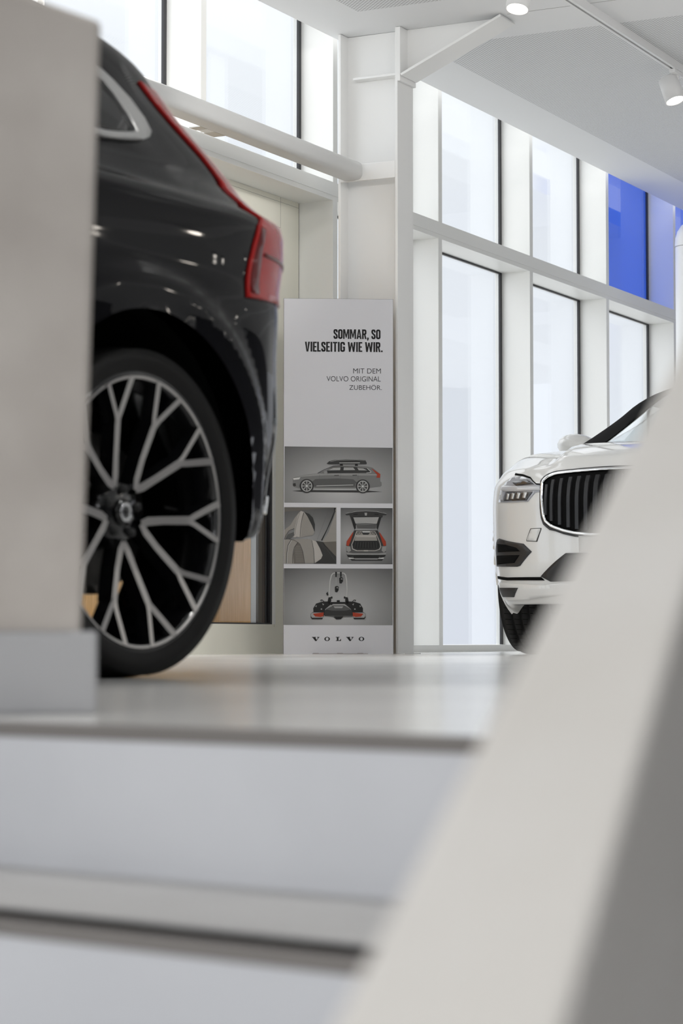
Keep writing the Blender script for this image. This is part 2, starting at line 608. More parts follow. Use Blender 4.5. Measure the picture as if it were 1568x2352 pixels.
# ------------------------------------------------------------------ steel columns
def steel_column(t, label, full):
    root = empty('steel_column', wp(t, 0.38, 0))
    tag(root, label, 'column', kind='thing')
    S = M['steel']
    for (o0, o1) in ((0.543, 0.559), (0.190, 0.206)):
        mb = MB()
        wbox(mb, t - 0.1, t + 0.1, o0, o1, 0.0, CEIL - 0.002, S)
        child_at(mb, 'flange', root, 0.002)
    mb = MB()
    wbox(mb, t - 0.006, t + 0.006, 0.206, 0.543, 0.0, CEIL - 0.002, S)
    child_at(mb, 'web', root)
    mb = MB()
    wbox(mb, t - 0.1, t + 0.1, 0.15, 0.60, 0.0, 0.004, S)
    child_at(mb, 'foot_plate', root)
    if not full:
        return root
    mb = MB()
    wbox(mb, t - 0.1, t - 0.088, 0.206, 0.543, 2.628, 2.722, S)
    child_at(mb, 'cover_plate', root, 0.002)
    mb = MB()
    wbox(mb, t - 0.075, t - 0.006, 0.27, 0.542, 3.205, 3.217, S)
    child_at(mb, 'stiffener', root, 0.001)
    # haunch: web triangle, sloping bottom flange, end plate against the column
    mb = MB()
    hz0, hz1 = 3.205, CEIL - 0.001
    ho0, ho1 = 0.575, 1.175
    mb.prism([wp(t - 0.006, ho0, hz0), wp(t - 0.006, ho1, hz1), wp(t - 0.006, ho0, hz1)], U * 0.012, S)
    child_at(mb, 'haunch_web', root)
    mb = MB()
    d = (wp(t, ho1, hz1) - wp(t, ho0, hz0)).normalized()
    nn = d.cross(U).normalized()
    if nn.z > 0:
        nn = -nn
    mb.box(wp(t - 0.1, ho0, hz0), U * 0.2, wp(t, ho1, hz1 - 0.004) - wp(t, ho0, hz0), nn * 0.014, S)
    child_at(mb, 'haunch_flange', root, 0.002)
    mb = MB()
    wbox(mb, t - 0.102, t + 0.102, 0.559, 0.576, 3.165, CEIL - 0.002, S)
    child_at(mb, 'end_plate', root, 0.002)
    return root


TC = -1.275
steel_column(TC, 'white steel column with a sloping haunch bracket behind the display board', True)
steel_column(5.69, 'white steel column at the right edge beyond the blue windows', False)

# rounded hollow beam running from the column over the door
beam = empty('steel_beam', wp(-7.5, 0.275, 2.683))
tag(beam, 'white rounded box beam above the cream door, welded to the column', 'beam', kind='thing')
mb = MB()
prof = []
o0, o1, z0, z1, rr = 0.205, 0.342, 2.634, 2.735, 0.034
for (cx, cz, a0) in ((o1 - rr, z1 - rr, 0), (o0 + rr, z1 - rr, 90), (o0 + rr, z0 + rr, 180), (o1 - rr, z0 + rr, 270)):
    for k in range(7):
        aa = math.radians(a0 + 15 * k)
        prof.append((cx + rr * math.cos(aa), cz + rr * math.sin(aa)))
mb.prism([wp(-14.0, o, z) for (o, z) in prof], U * (14.0 + TC - 0.101), M['steel'], smooth=True)
child_at(mb, 'tube', beam)
mb = MB()
wbox(mb, -2.93, -2.86, 0.15, 0.215, 2.640, 2.646, M['satin'])
wbox(mb, -2.86, -2.79, 0.16, 0.215, 2.640, 2.652, M['steel'])
wbox(mb, -2.79, -2.68, 0.15, 0.215, 2.640, 2.646, M['satin'])
child_at(mb, 'bracket', beam)

# round white pipe beyond the blue windows
pipe = empty('round_post', (2.575, 17.2, 0))
tag(pipe, 'white round post with domed cap at the right edge by the blue windows', 'post')
mb = MB()
mb.lathe([(0.001, 0.0), (0.115, 0.0), (0.115, 2.965)], M['steel'], 'z', 48)
mb.build('shaft', pipe)
mb = MB()
mb.lathe([(0.118, 2.967), (0.118, 2.985), (0.114, 3.03), (0.10, 3.08), (0.07, 3.125), (0.03, 3.145), (0.001, 3.148)], M['steel'], 'z', 48)
mb.build('cap', pipe)

# ------------------------------------------------------------------ track lights
TRK = 1.655
track = empty('track_rail', wp(0, TRK, CEIL))
tag(track, 'white lighting track rail running along the ceiling', 'track')
mb = MB()
w = 0.024
prof = [(-w, 0.0), (-w, -0.048), (-0.007, -0.048), (-0.007, -0.030), (0.007, -0.030), (0.007, -0.048), (w, -0.048), (w, 0.0)]
mb.prism([wp(-9.0, TRK + a_, CEIL + b_) for a_, b_ in prof], U * 12.0, M['lampwhite'])
child_at(mb, 'rail', track)
mb = MB()
wbox(mb, -9.0, 0.06, TRK - 0.0065, TRK + 0.0065, CEIL - 0.034, CEIL - 0.0305, M['gasket'])
wbox(mb, 0.26, 2.99, TRK - 0.0065, TRK + 0.0065, CEIL - 0.034, CEIL - 0.0305, M['gasket'])
tag(child_at(mb, 'slot', track), 'dark slot under the rail')


def spot(t, off, aim, label, group='track spotlights', lit=5.0):
    root = empty('spotlight', wp(t, off, CEIL - 0.048))
    tag(root, label, 'spotlight', group)
    mb = MB()
    mb.box(-U * 0.10 - NR * 0.018, U * 0.18, NR * 0.036, ZV * -0.020, M['lampwhite'])
    mb.build('adapter', root, 0.002)
    aim = Vector(aim).normalized()
    head = Vector((0, 0, -0.075)) - NR * 0.045
    ax = -aim
    R = ax.to_track_quat('Z', 'Y').to_matrix().to_4x4()
    R.translation = head
    mb = MB()
    mb.box(NR * -0.012 - U * 0.010, U * 0.020, NR * 0.02, ZV * -0.075, M['lampwhite'])
    mb.build('stem', root)
    mb = MB()
    mb.lathe([(0.001, 0.045), (0.056, 0.045), (0.0595, 0.041), (0.0595, -0.105), (0.0535, -0.105), (0.053, -0.092), (0.001, -0.092)], M['lampwhite'], 'z', 40)
    h = mb.build('housing', root)
    h.matrix_local = R
    mb = MB()
    mb.lathe([(0.001, -0.0935), (0.0525, -0.0935)], M['lampdisc'], 'z', 40, smooth=False)
    l = mb.build('lamp', root)
    l.matrix_local = R
    ld = bpy.data.lights.new('spot_beam', 'SPOT')
    ld.energy = lit
    ld.spot_size = math.radians(60)
    ld.color = (1, 0.9, 0.78)
    ld.shadow_soft_size = 0.05
    lo = bpy.data.objects.new('spot_beam', ld)
    link(lo, root)
    LR = aim.to_track_quat('-Z', 'Y').to_matrix().to_4x4()
    LR.translation = head + aim * 0.11
    lo.matrix_local = LR
    return root


spot(0.150, TRK, (0.25, -0.25, -0.95), 'white track spotlight at the end of the dark slot, right edge')
spot(-2.13, TRK, (-0.15, -0.25, -0.95), 'white track spotlight cut by the top edge above the haunch')

# ------------------------------------------------------------------ display board
BW, BH = 0.596, 1.937
board = empty('display_board', (-0.3137, 12.745, 0.0), math.radians(3.5))
tag(board, 'tall grey advertising board with four photos standing before the white column', 'display board')
mb = MB()
mb.box((0, 0, 0.0), (BW, 0, 0), (0, 0.022, 0), (0, 0, BH), M['board'])
mb.box((-0.0012, 0.003, 0.0), (BW + 0.0024, 0, 0), (0, 0.02, 0), (0, 0, BH + 0.0015), M['board_edge'])
mb.build('panel', board)
mb = MB()
mb.box((0.155, -0.05, 0.0), (0.30, 0, 0), (0, 0.05, 0), (0, 0, 0.004), M['acrylic'])
for fx in (0.16, 0.29, 0.40):
    mb.box((fx, -0.03, 0.0), (0.03, 0, 0), (0, 0.03, 0), (0, 0, 0.007), M['acrylic'])
mb.build('foot', board)


def bp_(px, py, lay):
    return ((px - 651.5) / 252.0 * BW, -0.0006 * lay, (1502.0 - py) / 821.0 * BH)


def cr(k):
    ox, oy = {6: (640, 1010), 7: (640, 1150), 8: (640, 1295)}[k]
    return lambda x, y: (ox + x / 5.6, oy + y / 5.6)


class Print:
    def __init__(self, crop):
        self.mb = MB()
        self.c = cr(crop)

    def poly(self, pts, m, lay):
        self.mb.add([bp_(*self.c(x, y), lay) for x, y in pts], [list(range(len(pts)))], m)

    def line(self, pts, w, m, lay):
        for (x0, y0), (x1, y1) in zip(pts[:-1], pts[1:]):
            L = math.hypot(x1 - x0, y1 - y0) or 1
            nx, ny = -(y1 - y0) / L * w / 2, (x1 - x0) / L * w / 2
            self.poly([(x0 + nx, y0 + ny), (x1 + nx, y1 + ny), (x1 - nx, y1 - ny), (x0 - nx, y0 - ny)], m, lay)

    def disc(self, cx, cy, rx, ry, m, lay, n=28):
        self.poly([(cx + rx * math.cos(2 * PI * k / n), cy + ry * math.sin(2 * PI * k / n)) for k in range(n)], m, lay)

    def ring(self, cx, cy, rx, ry, w, m, lay, n=32):
        self.line([(cx + rx * math.cos(2 * PI * k / n), cy + ry * math.sin(2 * PI * k / n)) for k in range(n + 1)], w, m, lay)

    def done(self, name):
        return self.mb.build(name, board, fix=False)


def studio(name, cx, cz, rad, lo=0.40, hi=0.075):
    """printed studio backdrop: light in the middle, dark in the corners (it is ink on the board)"""
    m = mat(name, (0.2, 0.2, 0.2), 0.5, spec=0.3)
    nt = m.node_tree
    b = nt.nodes['Principled BSDF']
    tc = nt.nodes.new('ShaderNodeTexCoord')
    mp = nt.nodes.new('ShaderNodeMapping')
    mp.inputs['Location'].default_value = (-cx / rad, 0, -cz / (rad * 0.62))
    mp.inputs['Scale'].default_value = (1 / rad, 0, 1 / (rad * 0.62))
    gr = nt.nodes.new('ShaderNodeTexGradient')
    gr.gradient_type = 'SPHERICAL'
    rp = nt.nodes.new('ShaderNodeValToRGB')
    rp.color_ramp.elements[0].color = (hi, hi, hi * 0.99, 1)
    rp.color_ramp.elements[1].color = (lo, lo, lo, 1)
    nt.links.new(tc.outputs['Object'], mp.inputs['Vector'])
    nt.links.new(mp.outputs[0], gr.inputs['Vector'])
    nt.links.new(gr.outputs['Fac'], rp.inputs['Fac'])
    nt.links.new(rp.outputs['Color'], b.inputs['Base Color'])
    return m


def ink(name, *c):
    if len(c) == 1:
        c = (c[0], c[0], c[0] * 0.98)
    return mat(name, c, 0.5, spec=0.3)


I_blk = ink('print_black', 0.010)
I_d1 = ink('print_charcoal', 0.028)
I_d2 = ink('print_dark_grey', 0.08)
I_g1 = ink('print_grey', 0.155)
I_g2 = ink('print_mid_grey', 0.25)
I_g3 = ink('print_light_grey', 0.30)
I_w = ink('print_white', 0.52)
I_red = ink('print_red', 0.30, 0.035, 0.012)
I_b1 = ink('print_beige_dark', 0.115, 0.105, 0.092)
I_b2 = ink('print_beige', 0.25, 0.235, 0.215)
I_b3 = ink('print_beige_light', 0.37, 0.35, 0.325)

# picture 1: estate car with a roof box
P = Print(6)
sm = studio('print_studio_long', 0.31, 0.90, 0.52, 0.42, 0.06)
P.poly([(75, 78), (1468, 90), (1466, 812), (72, 806)], sm, 1)
P.poly([(170, 655), (300, 643), (1100, 643), (1335, 660), (1100, 672), (330, 668)], I_d1, 2)
P.poly([(180, 490), (182, 585), (200, 605), (262, 622), (300, 560), (430, 560), (460, 622), (985, 622), (1010, 560), (1150, 560), (1172, 612), (1310, 595), (1327, 580), (1326, 540), (1310, 525), (1308, 430),
        (1208, 348), (1150, 335), (980, 322), (760, 322), (690, 335), (600, 385), (500, 425), (380, 440), (290, 455), (210, 475)], I_g1, 3)
P.poly([(205, 478), (290, 458), (500, 428), (800, 425), (1310, 432), (1308, 450), (1000, 452), (600, 450), (320, 468)], I_g2, 4)
P.poly([(400, 560), (470, 500), (760, 490), (960, 500), (1010, 545), (985, 560), (980, 600), (460, 600)], I_d2, 4)
P.poly([(620, 395), (700, 345), (800, 340), (990, 342), (1140, 360), (1192, 405), (1130, 416), (620, 424)], I_d1, 5)
P.poly([(632, 388), (700, 352), (795, 348), (790, 384)], I_g3, 6)
P.poly([(838, 348), (960, 348), (985, 382), (834, 384)], I_g3, 6)
P.poly([(1012, 352), (1090, 360), (1140, 386), (1030, 384)], I_g3, 6)
P.line([(1140, 358), (1190, 404), (1184, 412), (1130, 418)], 6, I_w, 7)
P.line([(820, 345), (808, 420)], 10, I_d1, 7)
P.line([(500, 424), (600, 372), (700, 332), (800, 322)], 6, I_d1, 7)
P.poly([(580, 400), (620, 390), (628, 420), (605, 438), (585, 425)], I_g2, 7)
P.poly([(1190, 355), (1300, 425), (1310, 432), (1305, 480), (1258, 478), (1268, 440)], I_red, 7)
P.poly([(185, 490), (280, 478), (262, 505), (190, 512)], I_w, 7)
P.poly([(183, 560), (215, 552), (222, 590), (190, 596)], I_d1, 7)
P.line([(485, 588), (785, 580), (960, 574)], 7, I_w, 7)
P.line([(525, 440), (520, 580)], 2, I_d2, 7)
P.line([(800, 425), (785, 575)], 2, I_d2, 7)
P.line([(1030, 430), (1020, 500)], 2, I_d2, 7)
P.line([(715, 452), (775, 450)], 8, I_d1, 7)
P.line([(950, 450), (1010, 446)], 8, I_d1, 7)
P.line([(460, 628), (985, 626)], 5, I_w, 7)
for cx, cy in ((360, 590), (1082, 592)):
    P.disc(cx, cy, 92, 90, I_d1, 8)
    P.disc(cx, cy, 68, 72, I_g2, 9)
    for k in range(8):
        a_ = k * PI / 4 + 0.39
        P.poly([(cx + 14 * math.cos(a_), cy + 14 * math.sin(a_)), (cx + 60 * math.cos(a_ - 0.22), cy + 62 * math.sin(a_ - 0.22)), (cx + 60 * math.cos(a_ + 0.22), cy + 62 * math.sin(a_ + 0.22))], I_d1, 10)
    P.ring(cx, cy, 66, 70, 6, I_w, 11)
    P.disc(cx, cy, 12, 12, I_w, 11)
P.poly([(615, 300), (650, 268), (720, 252), (860, 244), (1050, 246), (1115, 252), (1136, 290), (1130, 306), (640, 308)], I_d1, 5)
P.line([(660, 275), (760, 254), (1000, 248), (1110, 256)], 5, I_g2, 6)
P.line([(780, 290), (1045, 288)], 7, I_w, 6)
P.poly([(788, 300), (822, 298), (828, 326), (788, 328)], I_blk, 6)
P.poly([(982, 300), (1014, 298), (1022, 326), (982, 328)], I_blk, 6)
P.done('car_photo')

# picture 2: headrest
P = Print(7)
P.poly([(72, 80), (744, 82), (742, 810), (70, 808)], studio('print_seat_back', 0.13, 0.62, 0.30, 0.26, 0.07), 1)
P.poly([(72, 80), (744, 82), (720, 88), (560, 92), (300, 120), (74, 138)], I_b1, 2)
P.poly([(705, 90), (744, 84), (742, 640), (590, 560), (570, 515), (640, 400), (735, 130)], I_b2, 2)
P.poly([(708, 88), (738, 88), (690, 230), (560, 512), (545, 505), (620, 360), (715, 130)], I_blk, 3)
P.poly([(360, 488), (430, 505), (580, 530), (600, 570), (742, 720), (742, 810), (450, 808), (450, 640)], I_d1, 3)
P.line([(600, 590), (740, 790)], 2, I_d2, 4)
P.poly([(560, 530), (742, 520), (742, 720), (610, 600)], I_b1, 3)
P.poly([(72, 375), (150, 310), (205, 220), (262, 145), (285, 128), (270, 350), (200, 355), (120, 400), (80, 495), (72, 495)], I_b2, 4)
P.poly([(320, 140), (390, 165), (440, 215), (466, 300), (464, 390), (440, 440), (380, 300)], I_d1, 5)
P.poly([(285, 128), (325, 140), (370, 200), (430, 320), (462, 400), (440, 440), (360, 452), (270, 470), (215, 455), (195, 425), (210, 330), (245, 180)], I_b3, 6)
P.poly([(320, 150), (370, 200), (430, 320), (462, 400), (440, 440), (360, 452), (285, 462), (290, 330)], I_b2, 7)
P.line([(322, 145), (300, 230), (282, 340), (275, 466)], 5, I_d1, 8)
P.line([(270, 150), (240, 250), (215, 370), (208, 440)], 3, I_d2, 8)
P.line([(72, 495), (95, 440), (130, 385), (200, 355)], 5, I_d1, 8)
P.poly([(85, 495), (120, 430), (195, 400), (200, 440), (150, 490)], I_d2, 7)
P.poly([(185, 470), (210, 430), (235, 455), (215, 470)], I_b3, 8)
P.poly([(70, 500), (130, 492), (240, 490), (390, 492), (480, 515), (530, 610), (565, 700), (540, 750), (470, 800), (70, 808)], I_b2, 5)
P.poly([(420, 500), (480, 520), (530, 610), (565, 700), (545, 745), (465, 795), (445, 620)], I_b3, 6)
P.line([(425, 505), (450, 630), (460, 800)], 5, I_d1, 7)
P.line([(160, 500), (120, 570), (103, 680), (100, 805)], 6, I_d1, 7)
P.line([(168, 505), (128, 575), (112, 680), (108, 805)], 4, I_w, 8)
P.poly([(245, 535), (280, 570), (310, 660), (335, 806), (195, 806), (190, 690), (210, 590)], I_b1, 6)
for k in range(16):
    P.line([(205 + k, 580 + k * 14), (286 + k * 3, 580 + k * 14)], 3, I_b2, 7)
P.line([(245, 535), (200, 600), (182, 700), (180, 805)], 5, I_d1, 8)
P.line([(130, 492), (200, 505), (270, 550), (310, 650), (335, 806)], 4, I_d1, 8)
for xs in ((420, 130, 360, 300), (465, 110, 400, 300), (650, 95, 497, 495), (125, 140, 75, 300)):
    P.line([(xs[0], xs[1]), (xs[2], xs[3])], 2, I_d2, 2)
P.done('seat_photo')

# picture 3: open boot
P = Print(7)
P.poly([(797, 86), (1467, 88), (1466, 814), (796, 812)], studio('print_studio_square', 0.40, 0.62, 0.32, 0.36, 0.055), 1)
P.poly([(880, 700), (1380, 700), (1330, 770), (940, 770)], I_d1, 2)
P.poly([(970, 375), (1275, 375), (1340, 500), (1375, 540), (1385, 600), (1380, 690), (1350, 740), (1270, 755), (1000, 755), (900, 740), (872, 690), (868, 600), (880, 530), (930, 450)], I_d2, 3)
P.poly([(975, 380), (1275, 380), (1325, 500), (1345, 575), (900, 575), (935, 480)], I_d1, 4)
P.poly([(1000, 385), (1240, 385), (1270, 440), (1310, 540), (1320, 590), (1300, 625), (1240, 645), (1000, 645), (945, 620), (935, 560), (960, 500)], I_b3, 5)
P.poly([(1010, 392), (1235, 392), (1260, 440), (1300, 540), (1308, 590), (1290, 618), (1240, 635), (1010, 635), (955, 612), (946, 560), (970, 500)], I_d1, 6)
P.poly([(990, 440), (1255, 440), (1270, 510), (975, 512)], I_b2, 7)
P.poly([(985, 435), (1260, 435), (1250, 465), (1000, 465)], I_b3, 8)
P.poly([(1010, 400), (1060, 392), (1090, 438), (1008, 440)], I_b2, 9)
P.poly([(1150, 438), (1185, 392), (1235, 400), (1240, 440)], I_b2, 9)
P.ring(1038, 412, 18, 14, 6, I_d1, 10)
P.ring(1210, 412, 18, 14, 6, I_d1, 10)
P.poly([(1075, 388), (1175, 388), (1175, 404), (1080, 404)], I_w, 10)
P.poly([(955, 560), (975, 515), (1270, 515), (1298, 560), (1280, 612), (970, 612)], I_blk, 8)
for k in range(9):
    P.line([(990 + k * 33, 525), (975 + k * 36, 605)], 3, I_d2, 9)
P.poly([(1095, 632), (1150, 632), (1150, 648), (1095, 648)], I_b3, 9)
for sgn in (1, -1):
    X = lambda x: 1127 + sgn * (x - 1127)
    P.poly([(X(875), 520), (X(955), 400), (X(962), 402), (X(925), 520), (X(900), 580), (X(870), 570)], I_red, 7)
    P.poly([(X(870), 580), (X(920), 585), (X(930), 640), (X(900), 660), (X(872), 640)], I_g2, 6)
    P.poly([(X(895), 725), (X(960), 720), (X(975), 745), (X(905), 745)], I_w, 6)
P.poly([(870, 660), (960, 672), (1290, 672), (1384, 660), (1380, 690), (1290, 695), (960, 695), (876, 690)], I_g2, 6)
P.poly([(876, 692), (1380, 692), (1350, 728), (1280, 738), (970, 738), (900, 726)], I_blk, 6)
P.poly([(970, 738), (1280, 738), (1270, 752), (985, 752)], I_g3, 7)
P.poly([(858, 165), (920, 140), (1030, 128), (1125, 124), (1230, 128), (1340, 140), (1392, 165), (1385, 180), (1340, 182), (1338, 205), (1320, 215), (1275, 375), (1262, 340), (1260, 295), (1125, 288), (1000, 292), (990, 340), (978, 375), (925, 215),
        (910, 180), (870, 182)], I_d1, 5)
P.poly([(960, 210), (1290, 205), (1262, 292), (1125, 284), (990, 290)], I_g3, 6)
P.line([(862, 160), (1000, 132), (1125, 124), (1260, 132), (1388, 160)], 6, I_g3, 6)
P.poly([(935, 205), (960, 212), (995, 340), (978, 375)], I_blk, 7)
P.poly([(1318, 205), (1292, 210), (1258, 340), (1275, 375)], I_blk, 7)
P.poly([(1000, 300), (1255, 302), (1250, 350), (1010, 350)], I_d2, 6)
P.poly([(1104, 150), (1138, 150), (1134, 186), (1110, 186)], I_g3, 8)
P.poly([(965, 162), (1015, 162), (1015, 178), (962, 180)], I_blk, 8)
P.poly([(1235, 160), (1285, 160), (1286, 178), (1235, 178)], I_blk, 8)
P.done('boot_photo')

# picture 4: bicycle carrier
P = Print(8)
P.poly([(68, 56), (1468, 58), (1466, 788), (66, 784)], studio('print_studio_low', 0.31, 0.235, 0.50, 0.44, 0.06), 1)
arch = [(655, 430), (655, 330), (662, 220), (680, 145), (700, 120), (730, 114), (800, 114), (840, 118), (862, 140), (876, 220), (882, 330), (878, 450)]
P.line(arch, 16, I_g3, 3)
P.line([(x - 2, y) for x, y in arch], 6, I_w, 4)
P.line([(738, 110), (738, 300)], 10, I_g3, 3)
for (x, y) in ((738, 100), (800, 100)):
    P.poly([(x - 11, y), (x + 11, y), (x + 9, y + 68), (x - 9, y + 68)], I_blk, 5)
for (x, y) in ((748, 325), (804, 212)):
    P.disc(x, y - 22, 26, 20, I_blk, 5)
    P.disc(x + 6, y - 20, 12, 8, I_g2, 6)
    P.poly([(x - 26, y - 10), (x + 20, y - 24), (x + 24, y + 10), (x + 4, y + 40), (x - 22, y + 36)], I_blk, 5)
for sgn in (1, -1):
    X = lambda x: 765 + sgn * (x - 765)
    P.poly([(X(628), 490), (X(640), 430), (X(672), 425), (X(675), 480), (X(650), 520)], I_blk, 5)
    P.disc(X(683), 432, 10, 16, I_blk, 5)
    P.poly([(X(480), 510), (X(560), 485), (X(660), 480), (X(672), 520), (X(600), 580), (X(590), 660), (X(448), 640), (X(445), 570), (X(470), 530)], I_blk, 5)
    P.line([(X(590), 492), (X(560), 462), (X(540), 464), (X(548), 480)], 8, I_blk, 5)
    P.poly([(X(412), 640), (X(440), 618), (X(580), 620), (X(585), 660), (X(560), 712), (X(430), 712), (X(412), 690)], I_d1, 6)
    P.poly([(X(415), 640), (X(440), 625), (X(578), 625), (X(570), 690), (X(430), 690), (X(416), 670)], I_g3, 7)
    P.poly([(X(440), 640), (X(580), 622), (X(575), 672), (X(540), 682), (X(470), 676)], I_red, 8)
    P.poly([(X(470), 545), (X(490), 528), (X(486), 556)], I_g3, 7)
    P.poly([(X(560), 505), (X(585), 520), (X(570), 532)], I_g3, 7)
    P.disc(X(550), 580, 10, 10, I_g2, 7)
P.poly([(610, 380), (630, 355), (640, 400), (625, 410)], I_blk, 5)
P.poly([(590, 600), (680, 545), (730, 525), (820, 525), (860, 545), (945, 600), (945, 680), (830, 682), (800, 712), (740, 714), (705, 682), (590, 672)], I_d1, 6)
P.poly([(600, 585), (690, 540), (850, 540), (935, 585), (850, 600), (690, 600)], I_d2, 7)
P.poly([(670, 490), (865, 488), (870, 520), (840, 540), (690, 540), (660, 520)], I_blk, 6)
P.poly([(640, 555), (700, 515), (850, 515), (900, 560), (850, 535), (690, 535)], I_g3, 7)
P.poly([(705, 545), (832, 545), (815, 568), (722, 568)], I_g3, 8)
P.poly([(748, 466), (786, 466), (786, 500), (748, 500)], I_blk, 7)
P.line([(600, 672), (940, 672)], 4, I_g2, 7)
P.poly([(715, 672), (830, 672), (800, 708), (742, 708)], I_blk, 8)
P.done('rack_photo')

# brand lettering, wide slab serif
P = None


def let_v(x):
    P.poly([(x, 938), (x + 52, 938), (x + 52, 946), (x + 44, 947), (x + 62, 977), (x + 76, 947), (x + 66, 946), (x + 66, 938), (x + 96, 938), (x + 96, 945), (x + 88, 947), (x + 58, 991), (x + 42, 991), (x + 10, 947), (x, 946)], I_blk, 1)


def let_o(cx):
    n = 28
    for k in range(n):
        a0, a1 = 2 * PI * k / n, 2 * PI * (k + 1) / n
        P.poly([(cx + 36 * math.cos(a0), 964 + 27 * math.sin(a0)), (cx + 36 * math.cos(a1), 964 + 27 * math.sin(a1)),
                (cx + 18 * math.cos(a1), 964 + 20 * math.sin(a1)), (cx + 18 * math.cos(a0), 964 + 20 * math.sin(a0))], I_blk, 1)


for kind, pos in (('v', 429), ('o', 624), ('l', 735), ('v', 869), ('o', 1065)):
    P = Print(8)
    if kind == 'v':
        let_v(pos)
    elif kind == 'o':
        let_o(pos)
    else:
        P.poly([(735, 938), (784, 938), (784, 945), (770, 946), (770, 982), (788, 980), (795, 966), (803, 966), (802, 990), (735, 990), (735, 983), (748, 982), (748, 946), (735, 945)], I_blk, 1)
    P.done('brand_letter')

# headline: heavy condensed capitals drawn stroke by stroke in a box of height 1
GL = {}
T_ = 0.165
h_ = T_ / 2


def rr(x0, y0, x1, y1, r, part=None):
    """rounded rectangle path, clockwise from the top right"""
    c = [(x1 - r, y1 - r, 90), (x1 - r, y0 + r, 0), (x0 + r, y0 + r, -90), (x0 + r, y1 - r, 180)]
    out = []
    for cx, cy, a0 in c:
        for k in range(5):
            a_ = math.radians(a0 - 22.5 * k)
            out.append((cx + r * math.cos(a_), cy + r * math.sin(a_)))
    return out


o_ = rr(h_, h_, 0.44 - h_, 1 - h_, 0.11)
GL['O'] = (0.44, [o_ + o_[:1]], [])
GL['I'] = (T_ + 0.02, [], [[(0.01, 0), (0.01 + T_, 0), (0.01 + T_, 1), (0.01, 1)]])
GL['L'] = (0.34, [], [[(0, 0), (0.34, 0), (0.34, 0.15), (T_, 0.15), (T_, 1), (0, 1)]])
GL['E'] = (0.36, [], [[(0, 0), (T_, 0), (T_, 1), (0, 1)], [(T_, 0), (0.36, 0), (0.36, 0.145), (T_, 0.145)], [(T_, 0.43), (0.32, 0.43), (0.32, 0.565), (T_, 0.565)], [(T_, 0.855), (0.36, 0.855), (0.36, 1), (T_, 1)]])
GL['T'] = (0.42, [], [[(0, 0.855), (0.42, 0.855), (0.42, 1), (0, 1)], [(0.21 - h_, 0), (0.21 + h_, 0), (0.21 + h_, 0.856), (0.21 - h_, 0.856)]])
GL['V'] = (0.48, [], [[(0, 1), (0.155, 0), (0.24, 0), (0.24, 0.22), (0.17, 1)], [(0.24, 0), (0.325, 0), (0.48, 1), (0.31, 1), (0.24, 0.22)]])
GL['W'] = (0.74, [], [[(0, 1), (0.11, 0), (0.255, 0), (0.25, 0.28), (0.16, 1)], [(0.15, 0), (0.255, 0), (0.37, 0.62), (0.37, 0.95), (0.30, 0.95)], [(0.59, 0), (0.485, 0), (0.37, 0.62), (0.37, 0.95), (0.44, 0.95)], [(0.74, 1), (0.63, 0), (0.485, 0), (0.49, 0.28), (0.58, 1)]])
GL['M'] = (0.62, [], [[(0, 0), (0.15, 0), (0.15, 1), (0, 1)], [(0.62, 0), (0.47, 0), (0.47, 1), (0.62, 1)], [(0.15, 1), (0.15, 0.62), (0.27, 0.12), (0.31, 0.12), (0.31, 0.45), (0.20, 1)], [(0.47, 1), (0.47, 0.62), (0.35, 0.12), (0.31, 0.12), (0.31, 0.45), (0.42, 1)]])
GL['A'] = (0.50, [], [[(0, 0), (0.16, 0), (0.25, 0.75), (0.25, 1), (0.165, 1)], [(0.50, 0), (0.34, 0), (0.25, 0.75), (0.25, 1), (0.335, 1)], [(0.12, 0.17), (0.38, 0.17), (0.36, 0.31), (0.14, 0.31)]])
bowl = [(h_, 0.52 - 0.02), (0.22, 0.50), (0.30, 0.515), (0.345, 0.56), (0.355, 0.63), (0.355, 0.80), (0.345, 0.87), (0.30, 0.91), (0.22, 1 - h_), (h_, 1 - h_)]
GL['R'] = (0.45, [bowl], [[(0, 0), (T_, 0), (T_, 1), (0, 1)], [(0.20, 0.46), (0.33, 0.50), (0.455, 0), (0.29, 0)]])
GL['S'] = (0.42, [[(0.42 - h_, 0.68), (0.42 - h_, 0.80), (0.30, 0.905), (0.21, 0.92), (0.12, 0.905), (h_, 0.82), (h_, 0.70), (0.12, 0.60), (0.30, 0.42), (0.42 - h_, 0.31), (0.42 - h_, 0.19), (0.30, 0.095), (0.21, 0.08), (0.12, 0.095), (h_, 0.20), (h_, 0.32)]], [])
GL['G'] = (0.45, [[(0.45 - h_, 0.68), (0.45 - h_, 0.80), (0.33, 0.905), (0.225, 0.92), (0.12, 0.905), (h_, 0.80), (h_, 0.20), (0.12, 0.095), (0.225, 0.08), (0.33, 0.095), (0.45 - h_, 0.18), (0.45 - h_, 0.46)]], [[(0.24, 0.40), (0.45, 0.40), (0.45, 0.53), (0.24, 0.53)]])
GL['.'] = (0.17, [], [[(0, 0), (0.16, 0), (0.16, 0.16), (0, 0.16)]])
GL[','] = (0.17, [], [[(0.01, 0), (0.02, -0.16), (0.09, -0.16), (0.17, 0.0), (0.17, 0.16), (0.01, 0.16)]])


